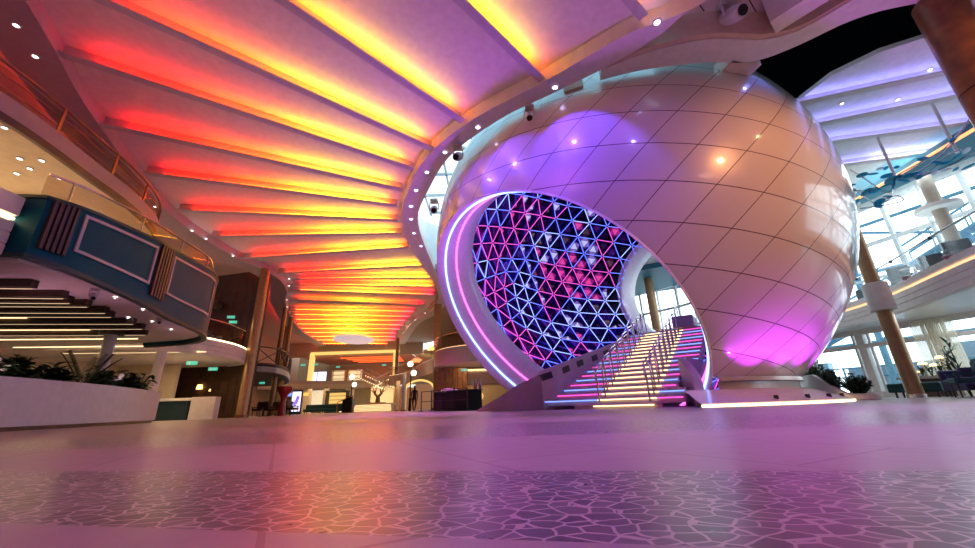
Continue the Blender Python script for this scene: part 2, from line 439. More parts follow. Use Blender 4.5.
for a, b_ in EL:
    mid = (a+b_)/2; nv = noise.noise(mid*.55+V((3.1, .2, 5.))) + .25*noise.noise(mid*3.)
    k = 2 if nv > .10 else (1 if nv < -.22 else 0)
    tube(tb[k], [S+a*.998, S+b_*.998], .022, 5)
for g, m, nm in zip(tb, (E_TBLUE, E_TCYAN, E_TPINK), ('blue', 'pale blue', 'pink')):
    o = obj('light_lattice', trim(g), m, pearl, recalc=False); o['label'] = nm+' light tubes of the triangle lattice'; o['kind'] = 'stuff'
nb = B()
for p in {tuple(round(x, 3) for x in q) for e in EL for q in e if dome_ok(q)}:
    bmesh.ops.create_icosphere(nb, subdivisions=1, radius=.065, matrix=Matrix.Translation(S+V(p)*.996))
o = obj('lattice_nodes', nb, mat('node_steel', (.35, .32, .5), .25, .9), pearl); o['kind'] = 'stuff'
# back of the dome
bm = B(); bmesh.ops.create_uvsphere(bm, u_segments=96, v_segments=48, radius=6.88, matrix=Matrix.Translation(S))
bis(bm, S+N1*3.9, N1); bis(bm, S+N2*6.3, N2); bis(bm, (0, 0, .05), (0, 0, -1))
obj('dome_lining', bm, mat('lining_dark', (.03, .02, .06), .4), pearl, smooth='all')
# pedestal and base: only outside the opening (right-hand and rear arc)
A0, A1 = rad(-86), rad(128)
bm = B(); lathe(bm, [(4.0, .66), (4.72, .655), (4.74, .56), (4.62, .54), (4.62, .36), (4.2, .36)], (S.x, S.y, 0), 72, A0, A1)
obj('pedestal_neck', bm, mat('neck_mauve', (.45, .40, .42), .3, .3), pearl, smooth=True)
bm = B(); lathe(bm, [(4.3, .38), (4.75, .37), (4.9, .33), (5.55, .085), (5.62, .075), (5.62, 0), (5.2, 0)], (S.x, S.y, 0), 72, A0-.19, A1)
obj('pedestal_skirt', bm, mat('skirt_pearl', (.66, .60, .64), .25, coat=.3), pearl, smooth=True)
bm = B(); lathe(bm, [(5.62, .006), (5.65, .006), (5.65, .045), (5.62, .045)], (S.x, S.y, 0), 72, A0-.19, A1-.6)
obj('base_light_strip', bm, E_WARM, pearl)
for k, a in enumerate((-78, -68, -58, -44)):
    p = S+V((5.42*math.cos(rad(a)), 5.42*math.sin(rad(a)), 0)); p.z = .12
    bm = B(); cyl(bm, (p.x, p.y, .08), (p.x, p.y, .20), .05, .045); up = obj('uplight', bm, BLACK, pearl)
    tgt = S+V((5.6*math.cos(rad(a)), 5.6*math.sin(rad(a)), -3.0))
    light('uplight_lamp', 'SPOT', (p.x, p.y, .23), 170, (.70, .03, 1), .03, (tgt.x, tgt.y, 4.2), 92, .9)

# ------------------------------------------------------------------ stairs
AZ = rad(36); SD = V((math.sin(AZ), math.cos(AZ), 0)); SE = V((math.cos(AZ), -math.sin(AZ), 0))   # up the flight, and to its right
P0 = V((3.36, 10.38, 0)); NS, RISE, TREAD = 18, .158, .365
S_WARM = emis('stair_warm', (1, .72, .36), 2.6); S_BLUE = emis('stair_blue', (.20, .32, 1), 1.9); S_MAG = emis('stair_magenta', (1, .10, .60), 1.5)
stair = thing('grand_staircase', 'broad grand staircase with glowing warm, blue and magenta treads rising into the sphere', 'staircase', P0)
rz = -AZ
def wl(i): return 2.35-1.1*i/NS
def wr(i): return 1.45 if i < 3 else (1.2 if i < 8 else 1.6)
for i in range(NS):
    z1 = (i+1)*RISE; c0 = P0+SD*(i*TREAD); l, r = wl(i), wr(i)
    if i == 0: l, r = 1.35, .85
    if i in (1, 2): l = 2.75
    dep = TREAD+.25 if i < NS-1 else 2.2
    bm = B(); mid = c0+SE*((r-l)/2)+SD*(dep/2)
    box(bm, (mid.x, mid.y, z1-.03), (l+r, dep, .06), rz)
    box(bm, (mid.x+SD.x*.03, mid.y+SD.y*.03, z1-RISE/2-.05), (l+r, dep-.06, RISE-.0), rz)
    st = obj('step', bm, STONE, stair)
    for a, b_, m in ((-l+.05, -.80, (S_MAG, S_BLUE)[i % 2]), (-.78, .78, S_WARM), (.80, r-.05, (S_BLUE, S_MAG)[i % 2])):
        if b_-a < .1: continue
        if i == 0 and m is not S_WARM: continue
        bm = B(); mm = c0+SE*((a+b_)/2)+SD*.012
        box(bm, (mm.x, mm.y, z1-.085), (b_-a, .03, .030), rz); obj('light_strip', bm, m, st)
# handrails: pairs of narrow looped rails up both sides of the middle flight
for side in (-.66, .66):
    for k in range(9):
        i = k*2; bm = B(); q = P0+SE*side
        def at(i, h, e=0): p = q+SD*(i*TREAD+.18+e); return (p.x, p.y, (i+1)*RISE+h)
        a, b_ = at(i, 0), at(i+1, 0, .14)
        pts = [at(i, 0), at(i, .62), at(i, .80, -.06), at(i, .86, 0), at(i+1, .86, .08), at(i+1, .80, .16), at(i+1, .62, .14), at(i+1, 0, .14)]
        tube(bm, pts, .024, 7)
        pts = [at(i, .60, -.10), at(i, .66, -.14), at(i, .92, -.10), at(i, .97, 0), at(i+1, .97, .10)]
        tube(bm, pts, .020, 6)
        for p in (a, b_): cyl(bm, p, (p[0], p[1], p[2]+.03), .035)
        obj('handrail', bm, STEEL, stair, smooth=True)
# left parapet with dark slots
lp = [P0+SD*(i*TREAD)-SE*(wl(max(i, 0))+.06) for i in range(-1, NS+4)]
lp = [P0+SD*.35-SE*2.55, P0+SD*.45-SE*2.5] + lp[3:]
lp = smooth_path([(p.x, p.y) for p in lp], 3)
def para_prof(t):
    zt = 1.08+t*2.05; return [(-.10, 0), (.10, 0), (.10, zt), (-.10, zt)]
bm = B(); sweep(bm, lp, para_prof); pw = obj('side_wall', bm, PARA, stair, smooth=True, bevel=.02)
n = len(lp)
for k in range(5):
    t = .07+.115*k; i = int(t*(n-1)); zt = para_prof(t)[2][1]-.24; p = lp[i]; d = (lp[i+1]-lp[i-1]).normalized(); nn = V((d.y, -d.x, 0))
    bm = B(); c = p+nn*.10; box(bm, (c.x, c.y, zt), (.40, .03, .20), math.atan2(d.y, d.x), 0, -.27); obj('slot', bm, BLACK, pw, bevel=.01)
# low dark wall that runs out from the parapet to the left
wp = smooth_path([(p.x, p.y) for p in (lp[0]+V((.05, .05, 0)), V((.95, 12.3, 0)), V((.55, 12.6, 0)), V((.1, 13.0, 0)), V((-.4, 13.6, 0)))], 6)
bm = B(); sweep(bm, wp, lambda t: [(-.12, 0), (.12, 0), (.12, 1.05-.99*t), (-.12, 1.05-.99*t)])
tag(obj('ramp_wall', bm, SKIRT, smooth=True), 'low dark wall tapering to the floor left of the staircase', 'wall')
# right curved bench wall
rp_ = smooth_path([(6.3, 11.75), (5.8, 11.4), (5.40, 10.98), (5.27, 10.5), (5.22, 10.1), (5.08, 9.72), (4.82, 9.36)], 6)
bm = B(); sweep(bm, rp_, lambda t: [(-.1, 0), (.1, 0), (.1, 1.30-1.12*max(0, (t-.35)/.65)**1.3), (-.1, 1.30-1.12*max(0, (t-.35)/.65)**1.3)])
tag(obj('curved_wall', bm, mat('bench_mauve', (.40, .34, .37), .4), smooth=True, bevel=.02), 'curved mauve wall sweeping down the right side of the staircase', 'wall')
# landing beyond the rear opening
bm = B(); c = P0+SD*(NS*TREAD+3.0); box(bm, (c.x, c.y, NS*RISE-.1), (3.6, 5.0, .2), rz); obj('landing', bm, STONE, stair)
bm = B(); c = P0+SD*(NS*TREAD-.2)+SE*.9; box(bm, (c.x, c.y, NS*RISE+.22), (.7, .9, .44), rz); obj('landing_block', bm, PARA, stair, bevel=.03)

bm = B(); box(bm, (11.6, 25.0, 8.1), (9, 6, .3), -.5); struct('ceiling_rear', bm, mat('teal_soffit', (.03, .17, .24), .5), 'teal soffit seen through the rear opening', 'ceiling')
q = aty(650, 290, 24.5); t = thing('tan_column', 'slim tan column seen through the rear opening of the sphere', 'column', (q.x, 24.5, 3.2))
bm = B(); cyl(bm, (q.x, 24.5, 3.2), (q.x, 24.5, 8.0), .28, seg=20); obj('shaft', bm, BRONZE, t, smooth=True)
# ------------------------------------------------------------------ fin ceiling
ZC, ZB = 8.38, 8.0
ring_out = [(705, 0), (630, 31), (545, 80), (470, 120), (425, 158), (408, 190), (402, 212), (407, 240), (420, 262), (431, 278)]
ring_o = [atz(x, y, ZB) for x, y in ring_out]
ring_o = [(p.x, p.y) for p in ring_o]
ring_o = [(9.6, -1.0), (7.2, 3.0)] + ring_o + [(-3.6, 26.0), (-4.1, 29.2), (-5.6, 33), (-7.9, 37.1), (-13.3, 53.5)]
ringp = smooth_path(ring_o, 6)
L8 = [(-8.3, -3), (-8.45, 2.5), (-8.7, 4.4), (-9.47, 6.0), (-10.38, 7.53), (-11.3, 9.44), (-12.4, 11.9), (-13.2, 14.7), (-13.35, 18.1), (-12.95, 20.6), (-13.1, 22.6), (-13.9, 24.8), (-15.7, 28.2), (-19.1, 37.7), (-21.2, 50)]
leftp = smooth_path(L8, 6)
bm = B(); poly = [(p.x, p.y) for p in leftp] + [(-21.5, 54.5), (-13, 54.5)] + [(p.x, p.y) for p in ringp[::-1]]
prism(bm, poly, ZC, ZC+.15)
struct('ceiling', bm, CEIL, 'pale ceiling crossed by glowing fins', 'ceiling')
# left soffit band with its upright edge, and the red cove behind
bm = B(); sweep(bm, leftp, [(.10, ZB-.02), (.10, ZC+.05), (0, ZC+.05), (0, ZB+.10), (-.92, ZB+.10), (-.92, ZB-.02)])
struct('trim_1', bm, mat('soffit_mauve', (.50, .43, .46), .5), 'soffit band along the left edge of the ceiling', 'trim', smooth=True)
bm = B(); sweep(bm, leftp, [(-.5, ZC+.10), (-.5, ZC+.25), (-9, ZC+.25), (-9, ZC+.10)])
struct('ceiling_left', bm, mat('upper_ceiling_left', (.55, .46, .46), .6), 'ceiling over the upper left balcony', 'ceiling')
lo = offset_path(leftp, -.96)
bm = B(); sweep(bm, lo, [(.06, ZB+.11), (0.16, ZB+.11), (.16, ZB+.16), (.06, ZB+.16)])
c_ = obj('cove_light_strip', bm, E_RED); tag(c_, 'red cove light strip behind the left soffit band', 'light strip')
# the ring round the sphere
inner_px = [(745, -40), (704, 0), (681, 18), (640, 47), (590, 74), (545, 96), (500, 118), (450, 155), (428, 190), (418, 215), (422, 237), (432, 262), (440, 282)]
ri = [(q.x, q.y) for q in (atz(x, y, ZB) for x, y in inner_px)] + [(-2.85, 26.4), (-3.4, 29.4), (-4.9, 33.2), (-7.2, 37.4), (-12.4, 53.5)]
ri = [(10.4, -.6), (8.0, 3.2)] + ri[1:]
rip = smooth_path(ri, 6)
def nearest_pairs(a, b, n=110):
    def res(p, n):
        Ls = [0]
        for i in range(1, len(p)): Ls.append(Ls[-1]+(p[i]-p[i-1]).length)
        out = []; j = 0
        for k in range(n):
            s = Ls[-1]*k/(n-1)
            while j < len(p)-2 and Ls[j+1] < s: j += 1
            t = (s-Ls[j])/max(1e-6, Ls[j+1]-Ls[j]); out.append(p[j].lerp(p[j+1], min(1, t)))
        return out
    return res(a, n), res(b, n)
ra, rb = nearest_pairs(ringp, rip)
def slab_between(bm, a, b, z0, z1):
    n = len(a); R = []
    for i in range(n): R.append([bm.verts.new((a[i].x, a[i].y, z0)), bm.verts.new((b[i].x, b[i].y, z0)), bm.verts.new((b[i].x, b[i].y, z1)), bm.verts.new((a[i].x, a[i].y, z1))])
    for i in range(n-1):
        for k in range(4): bm.faces.new((R[i][k], R[i][(k+1) % 4], R[i+1][(k+1) % 4], R[i+1][k]))
    bm.faces.new(R[0][::-1]); bm.faces.new(R[-1])
bm = B(); slab_between(bm, ra, rb, ZB-.04, ZB+.42)
struct('trim_2', bm, RINGW, 'curved ring soffit round the great sphere', 'trim', smooth=True)
# branch band that passes in front of the sphere to the right
band_lo = [(3.06, 7.60), (3.99, 7.33), (5.4, 7.16), (6.4, 7.19), (6.95, 7.10), (7.57, 6.72), (8.2, 6.2), (9.0, 5.9), (10.4, 5.8), (14, 6.2)]
band_hi = [(3.0, 7.3), (3.9, 6.85), (5.2, 6.52), (6.5, 6.58), (7.2, 6.4), (7.7, 5.9), (8.4, 5.1), (9.4, 4.6), (10.8, 4.3), (14, 4.4)]
pa, pb = nearest_pairs(smooth_path(band_lo, 6), smooth_path(band_hi, 6), 50)
bm = B(); slab_between(bm, pa, pb, ZB-.02, ZB+.30)
struct('trim_3', bm, RINGW, 'branching soffit band in front of the sphere top', 'trim', smooth=True)
# recessed plank ceiling between ring and band, with its tan upstand
bm = B(); slab_between(bm, pb, [p+V((.02, -.12, 0)) for p in pb], ZB+.02, ZB+.75)
struct('trim_4', bm, TAN, 'tan upstand behind the branching band', 'trim', smooth=True)
def plank_material():
    m = mat('plank_ceiling', (.70, .62, .66), .5)
    nt = m.node_tree; b = nt.nodes['Principled BSDF']; lk = b.inputs['Base Color'].links[0]; src = lk.from_socket
    tc = nt.nodes.new('ShaderNodeTexCoord'); mp = nt.nodes.new('ShaderNodeMapping'); mp.inputs['Rotation'].default_value = (0, 0, rad(-40)); nt.links.new(tc.outputs['Object'], mp.inputs[0])
    sp = nt.nodes.new('ShaderNodeSeparateXYZ'); nt.links.new(mp.outputs[0], sp.inputs[0])
    fr = nt.nodes.new('ShaderNodeMath'); fr.operation = 'PINGPONG'; fr.inputs[1].default_value = .19; nt.links.new(sp.outputs['Y'], fr.inputs[0])
    lt = nt.nodes.new('ShaderNodeMath'); lt.operation = 'LESS_THAN'; lt.inputs[1].default_value = .012; nt.links.new(fr.outputs[0], lt.inputs[0])
    mx = nt.nodes.new('ShaderNodeMix'); mx.data_type = 'RGBA'; nt.links.new(lt.outputs[0], mx.inputs[0]); nt.links.new(src, mx.inputs[6]); mx.inputs[7].default_value = (.02, .015, .02, 1)
    nt.links.new(mx.outputs[2], b.inputs['Base Color']); return m
bm = B(); prism(bm, [(3.0, 7.3), (3.9, 6.85), (5.2, 6.52), (6.5, 6.58), (7.2, 6.4), (7.7, 5.9), (8.4, 5.1), (9.4, 4.6), (14, 4.4), (14, -2), (9.8, -1), (7.3, 3.0), (4.6, 5.9), (3.2, 6.8)], ZB+.72, ZB+.85)
struct('ceiling_recess', bm, plank_material(), 'recessed plank ceiling right of the ring', 'ceiling')
# a second beam of the same ceiling, higher right
bm = B(); sweep(bm, smooth_path([(6.6, 6.3), (7.1, 5.7), (7.6, 5.1), (8.3, 4.2), (9.0, 3.0), (9.6, 1.0)], 5), [(-.22, ZB), (.22, ZB), (.22, ZB+.75), (-.22, ZB+.75)])
struct('trim_5', bm, RINGW, 'narrow beam across the plank ceiling', 'trim', smooth=True)

# light fins
RED_, ORA, YEL = (1, .008, .001), (1, .12, .004), (1, .52, .012)
NEARF = ramp_emis('fin_led_near', [(0, RED_), (.20, (1, .018, .002)), (.44, ORA), (.66, YEL), (.94, YEL), (1, (1, .05, .01))], 30)
FARF = ramp_emis('fin_led_far', [(0, (1, .06, .008)), (.2, ORA), (.5, YEL), (.75, ORA), (.9, (1, .06, .01)), (1, (1, .01, .05))], 26)
fins_px = [((585, -60), (648, 14)), ((405, -60), (545, 78)), ((213, -50), (465, 120)), ((20, -40), (434, 148)), ((58, 51), (414, 168)), ((100, 123), (403, 189)), ((143, 172), (397, 205)), ((176, 209.5), (398, 220)),
           ((209, 236), (401, 233)), ((242, 258), (408, 247)), ((276, 273), (428, 265)), ((291, 279), (435, 277.5)), ((291, 284.5), (436, 286.5)), ((291, 290), (436, 295)),
           ((289, 299.5), (425, 305)), ((288, 310), (416, 312)), ((288, 315), (412, 317)), ((289, 320), (408, 321)), ((291, 324.5), (405, 325.5)), ((295, 329), (401, 329.5)), ((298, 333), (398, 333.5)), ((303, 337), (397, 337)), ((308, 340.5), (396, 340.5)), ((315, 344), (395, 344))]
nf = len(fins_px)
for k, (a, b_) in enumerate(fins_px):
    p, q = atz(*a, ZB+.03), atz(*b_, ZB+.03); d = q-p
    if k in (1, 2, 3): p = q-d.normalized()*9.6; d = q-p
    ln = d.length; ang = math.atan2(d.y, d.x)
    lab = 'glowing red to yellow ceiling fin, %s of the fan counted from the nearest' % ORD[k]
    t = tag(bpy.data.objects.new('ceiling_fin', None), lab, 'ceiling fin', 'glowing ceiling fins'); COL.objects.link(t)
    t.location = p; t.rotation_euler = (0, 0, ang)
    far = p.y > 24
    wdt = .20 if k != 14 else .5
    bm = B(); z0 = 0; zt = ZC-p.z
    box(bm, (ln/2, wdt*.5, .02), (ln, wdt, .045)); box(bm, (ln/2, wdt-.02, zt/2), (ln, .04, zt))
    def loc_parent(nm, bm, m):
        me = bpy.data.meshes.new(nm); bmesh.ops.recalc_face_normals(bm, faces=bm.faces[:]); bm.to_mesh(me); bm.free(); me.materials.append(m)
        o = bpy.data.objects.new(nm, me); COL.objects.link(o); o.parent = t; return o
    loc_parent('fin_board', bm, FINM)
    bm = B(); e0 = min(.55, ln*.07); e1 = .25
    box(bm, ((e0+ln-e1)/2, wdt*.45, .07), (ln-e0-e1, .045, .03)); loc_parent('light_strip', bm, FARF if far else NEARF)
# pale oval ceiling feature at the far end
oc = atz(354, 339, ZB); bm = B()
lathe(bm, [(0, 0), (.92, 0), (1, .08), (1, .22), (0, .22)], (0, 0, 0), 40)
bmesh.ops.transform(bm, matrix=Matrix.Translation((oc.x, oc.y, ZB-.22)) @ Matrix.Diagonal((2.15, 2.8, 1, 1)), verts=bm.verts[:])
tag(obj('oval_ceiling_panel', bm, emis('oval_pale', (1, .80, .86), .5), smooth=True), 'pale glowing oval panel on the far end of the ceiling', 'ceiling panel')

# downlights
def downlight(p, label, group, em, r=.06, z=None):
    t = thing('ceiling_downlight', label, 'downlight', p, group)
    bm = B(); lathe(bm, [(r*.72, .01), (r, 0), (r*1.25, .006), (r*1.25, .03)], p, 20); obj('bezel', bm, RINGW, t, smooth=True)
    bm = B(); cyl(bm, (p[0], p[1], p[2]+.008), (p[0], p[1], p[2]+.03), r*.74); obj('lens', bm, em, t)
    return t
ring_dl = [(657, 22), (555, 87), (478, 127), (445, 152), (427, 172), (416, 190), (411, 206), (411, 219), (414, 233), (421, 246)]
RDL = []
for k, (x, y) in enumerate(ring_dl):
    p = atz(x, y, ZB-.045); p.z = ZB-.072; RDL.append(p)
    downlight(tuple(p), 'round violet downlight in the ring soffit, %s from its near end' % ORD[k], 'ring downlights', E_RDOWN, .085)
soff = [(16, 26), (35, 57), (100, 140), (155, 207), (192, 231), (206, 239), (233, 256), (266, 272), (289, 279), (289, 286), (287, 300), (287, 307)]
for k, (x, y) in enumerate(soff):
    p = atz(x, y, ZB-.05); p.z = ZB-.05
    downlight(tuple(p), 'small white downlight in the left soffit band, %s from the near end' % ORD[k], 'left soffit downlights', E_DOWN, .06)
fr = [(435, 306), (425, 313), (415, 320), (407, 326), (403, 333)]
for k, (x, y) in enumerate(fr):
    p = atz(x, y, ZB-.05); p.z = ZB-.07
    downlight(tuple(p), 'small white downlight in the far right soffit edge, %s from the sphere' % ORD[k], 'far soffit downlights', E_DOWN, .07)

# stage spotlights hung on the ring
def spot_fixture(p, aim, label, s=1.0):
    t = thing('stage_spotlight', label, 'spotlight', p, 'moving head spotlights on the ring')
    p = V(p); d = (V(aim)-p).normalized(); z = V((0, 0, 1))
    bm = B(); box(bm, p+z*.02*s, (.26*s, .26*s, .08*s)); obj('base', bm, PLANTERW, t, bevel=.01)
    c = p-z*.30*s; x = d.cross(z).normalized()
    bm = B()
    for sg in (-1, 1): tube(bm, [p-z*.02*s+x*sg*.05*s, p-z*.06*s+x*sg*.15*s, c+x*sg*.155*s], .022*s, 6)
    obj('yoke', bm, PLANTERW, t, smooth=True)
    bm = B(); tube(bm, [c-d*.20*s, c-d*.17*s, c+d*.05*s, c+d*.20*s, c+d*.22*s], [.06*s, .12*s, .135*s, .115*s, .11*s], 16); obj('head', bm, PLANTERW, t, smooth=True)
    bm = B(); cyl(bm, c+d*.215*s, c+d*.235*s, .085*s); obj('lens', bm, BLACK, t)
    return c+d*.25*s
q = atz(433, 200, ZB+.0); spot_fixture((q.x+.05, q.y, ZB-.08), (-1, 3, 0), 'white moving head spotlight below the ring at its left bend', 1.15)
q = atz(458, 146, ZB); spot_fixture((q.x, q.y, ZB-.08), (-3, 3, 2), 'white moving head spotlight on the ring beside the sphere top left', 1.05)
q = atz(529, 106, ZB); spot_fixture((q.x, q.y, ZB-.08), (0, 3, 0), 'white moving head spotlight on the ring left of the bracket', .9)
q = atz(728, 2, ZB+.7); spot_fixture((q.x, q.y, ZB+.68), (6.5, 0, 4.5), 'white spotlight on the plank ceiling near the top edge', 1.35)
# brackets that tie the ring to the shell
for (x0, y0, x1, y1, lab) in ((575, 100, 577, 108, 'tan bracket joining ring and sphere left of centre'), (738, 75, 733, 85, 'wide tan bracket joining the band and the sphere top')):
    p = atz(x0, y0-6, ZB+.05); hd = V((S.x-p.x, S.y-p.y, 0)).normalized(); bm = B()
    w_ = .5 if x0 < 600 else .85
    box(bm, (p.x+hd.x*.28, p.y+hd.y*.28, ZB+.16), (w_, 1.1, .36), math.atan2(hd.y, hd.x)-math.pi/2)
    tag(obj('ceiling_bracket', bm, TAN, bevel=.02), lab, 'bracket')
# upper dark ceiling over the sphere and skylight frame on its left
bm = B(); prism(bm, [(6.2, -10), (20.8, -10), (20.8, 3.6), (17.3, 14.8), (14.5, 24.0), (11.8, 28.7), (6.2, 31.7)], 13.6, 13.8)
struct('ceiling_void', bm, NAVY, 'dark upper ceiling over the sphere', 'ceiling')
VW = [(20.7, -10), (20.7, 3.6), (20.05, 5.6), (17.25, 14.8), (14.45, 24.0), (13.5, 26.3), (11.8, 28.6), (9.6, 30.4), (6.2, 31.6)]
bm = B(); sweep(bm, [V((*p, 0)) for p in VW], [(0, 8.4), (.15, 8.4), (.15, 13.6), (0, 13.6)]); prism(bm, [(6.2, -10), (20.7, -10), (20.7, -9.8), (6.2, -9.8)], 8.6, 13.6)
struct('wall_void', bm, NAVY, 'dark walls of the upper void', 'wall')
bm = B()
for i in range(7): box(bm, (-4+i*1.7, 15, 13.6), (.14, 20, .16))
for j in range(9): box(bm, (1.1, 5.4+j*2.4, 13.6), (10.4, .14, .16))
struct('window_4', bm, WINF, 'skylight frame above the sphere', 'window')
bm = B(); box(bm, (1.1, 15, 13.64), (10.4, 20, .02)); obj('pane', bm, GLASS, bpy.data.objects['window_4'])
# upper wall behind the sphere left
bm = B(); sweep(bm, smooth_path([(-4.2, 5.0), (-4.6, 14), (-4.6, 26), (6.2, 31)], 5), [(0, 8.5), (.1, 8.5), (.1, 13.6), (0, 13.6)])
struct('wall_upper', bm, mat('upper_wall_pale', (.62, .70, .74), .5), 'pale upper wall behind the ring', 'wall')
# ================================================================== LEFT SIDE
# ---- drum-fronted balcony (second level)
drum = smooth_path([(-8.1, 6.1), (-8.02, 6.65), (-8.1, 7.45), (-8.3, 8.67), (-8.61, 9.8), (-8.98, 11.1), (-9.35, 12.2), (-10.1, 13.3), (-11.3, 14.0), (-13, 14.3)], 8)
def zb_(p): return max(2.72, 2.95-.0583*(p.y-6.1))
def zt_(p): return min(4.68, 4.06+.11*(p.y-6.1))
def zf_(p, f): return zb_(p)+(zt_(p)-zb_(p))*f
def sweepf(bm, path, prof):
    """prof rows (offset, fraction of the parapet height, extra z): the parapet rises along its length"""
    path = [V((p[0], p[1], 0)) for p in path]; N = normals2(path); R = []
    for p, n in zip(path, N): R.append([bm.verts.new((p.x+n.x*o, p.y+n.y*o, zf_(p, f)+e)) for o, f, e in prof])
    m = len(prof)
    for i in range(len(R)-1):
        for k in range(m): bm.faces.new((R[i][k], R[i][(k+1) % m], R[i+1][(k+1) % m], R[i+1][k]))
    bm.faces.new(R[0][::-1]); bm.faces.new(R[-1])
# slabs
bm = B(); prism(bm, [(p.x-.12, p.y) for p in drum]+[(-20, 14.3), (-20, 0), (-8.7, 0), (-8.6, 6.0)], 2.82, 3.15)
struct('floor_upper_left', bm, WHITE, 'white balcony slab on the left', 'balcony floor')
bf = thing('curved_parapet', 'curved dark teal balcony parapet with framed panels and fluted strips', 'balcony parapet', (drum[10].x, drum[10].y, 2.8))
full = [V((-8.8, 6.0, 0)), V((-8.45, 6.03, 0))] + drum
bm = B(); sweepf(bm, full, [(0, 0, 0), (.02, 0, 0), (.02, 1, 0), (-.14, 1, 0), (-.14, 0, 0)]); obj('parapet_wall', bm, TEAL, bf, smooth=True)
bm = B(); sweepf(bm, full, [(-.10, 0, -.07), (.05, 0, -.07), (.05, 0, .01), (-.10, 0, .01)]); obj('lower_lip', bm, TEALD, bf, smooth=True)
bm = B(); sweepf(bm, full, [(-.16, 1, -.01), (.05, 1, -.01), (.05, 1, .05), (-.16, 1, .05)]); obj('top_cap', bm, TEALD, bf, smooth=True)
def plen(path):
    Ls = [0]
    for i in range(1, len(path)): Ls.append(Ls[-1]+(path[i]-path[i-1]).length)
    return Ls
DL = plen(drum)
def dpos(s, off=0):
    s = max(0, min(DL[-1]-1e-4, s)); i = max(j for j in range(len(DL)-1) if DL[j] <= s); t = (s-DL[i])/(DL[i+1]-DL[i])
    p = drum[i].lerp(drum[i+1], t); d = (drum[i+1]-drum[i]).normalized(); return p+V((d.y, -d.x, 0))*off, math.atan2(d.y, d.x)
def dsub(s0, s1, n=24): return [dpos(s0+(s1-s0)*k/n)[0] for k in range(n+1)]
for s0, s1 in ((.62, 2.62), (3.48, 6.3)):
    bm = B(); w = .06
    for f in (.30, .90): sweepf(bm, dsub(s0, s1), [(.015, f, -w/2), (.05, f, -w/2), (.05, f, w/2), (.015, f, w/2)])
    for s in (s0, s1):
        p, a = dpos(s, .033); h = zf_(p, .90)-zf_(p, .30)+w; box(bm, (p.x, p.y, zf_(p, .60)), (w, .036, h), a)
    obj('frame_molding', bm, FRAMEW, bf)
for s0, s1 in ((.06, .48), (2.74, 3.36)):
    bm = B(); n = 5
    for k in range(n):
        p, a = dpos(s0+(s1-s0)*(k+.5)/n, .04); box(bm, (p.x, p.y, zf_(p, .56)), ((s1-s0)/n*.55, .07, (zt_(p)-zb_(p))*.84), a)
    fl_ = obj('fluted_strip', bm, FLUTE, bf)
    bm = B(); sweepf(bm, dsub(s0, s1, 6), [(.012, .14, 0), (.022, .14, 0), (.022, .98, 0), (.012, .98, 0)]); obj('fluted_backing', bm, BLACK, bf)
# glass balustrade above the drum
gb = thing('glass_balustrade', 'glass balustrade with a chrome rail above the teal balcony front', 'balustrade', (drum[10].x, drum[10].y, 4.35))
ins = offset_path(drum, -.25)
bm = B(); sweepf(bm, ins, [(0, 1, 0), (.015, 1, 0), (.015, 1, .55), (0, 1, .55)]); obj('glass_panel', bm, GLASSB, gb)
bm = B(); tube(bm, [(p.x, p.y, zt_(p)+.56) for p in offset_path(drum, -.22)], .028, 8); obj('rail', bm, STEEL, gb, smooth=True)
for s in (.4, 2.3, 4.2, 6.0, 7.8):
    p, a = dpos(s, -.22); bm = B(); cyl(bm, (p.x, p.y, zt_(p)-.02), (p.x, p.y, zt_(p)+.56), .02, seg=8); obj('post', bm, STEEL, gb)
# white stepped fascia left of the drum
fl = smooth_path([(-8.75, -1), (-8.65, 3.0), (-8.5, 4.8), (-8.48, 5.98)], 5)
bm = B(); sweep(bm, fl, [(0, 2.9), (.10, 2.9), (.10, 3.08), (.07, 3.10), (.10, 3.12), (.10, 3.30), (.07, 3.32), (.10, 3.34), (.10, 3.52), (.0, 3.56), (.0, 3.63), (.12, 3.65), (.12, 4.0), (-.2, 4.0), (-.2, 2.9)])
wf = tag(obj('stepped_fascia', bm, WHITE), 'white grooved balcony fascia left of the teal drum', 'fascia')
bm = B(); sweep(bm, fl, [(.03, 3.57), (.07, 3.57), (.07, 3.61), (.03, 3.61)]); obj('light_strip', bm, E_WARM, wf)
# soffit fittings under the balcony
slat_px = [(33, 288), (64, 298), (70, 303), (88, 306.6), (106, 313), (112, 317), (134, 324), (143, 329), (146, 335)]
for k, (x, y) in enumerate(slat_px):
    q = atz(x, y, 2.66); an = .16; dv = V((math.cos(an), math.sin(an), 0)); c = q-dv*3.2; nv = V((math.sin(an), -math.cos(an), 0))
    t = thing('soffit_slat', 'dark timber slat with a lit lower edge under the left balcony, %s from the front' % ORD[k], 'ceiling slat', (q.x, q.y, 2.55), 'timber slats under the left balcony')
    bm = B(); box(bm, (c.x, c.y, 2.745), (6.4, .16, .15), an); obj('board', bm, WOOD, t)
    bm = B(); e_ = c+nv*-.10; box(bm, (e_.x, e_.y, 2.675), (6.2, .02, .02), an); obj('light_strip', bm, E_SLAT, t)
for k, (x, y) in enumerate([(95, 290), (160, 316)]):
    p = atz(x, y, 2.80); p.z = 2.79
    spot_fixture((p.x, p.y, 2.80), (p.x+3, p.y-2, 0), ('white spotlight under the balcony nearer the slats', 'white spotlight under the balcony near its right end')[k], .45)
for k, (x, y) in enumerate([(115, 298), (152, 322), (158, 312), (128, 318), (171, 330), (143, 310)]):
    p = atz(x, y, 2.79); p.z = 2.775
    downlight(tuple(p), 'tiny white downlight under the left balcony, %s of the cluster' % ORD[k], 'balcony soffit downlights', E_DOWN, .035)
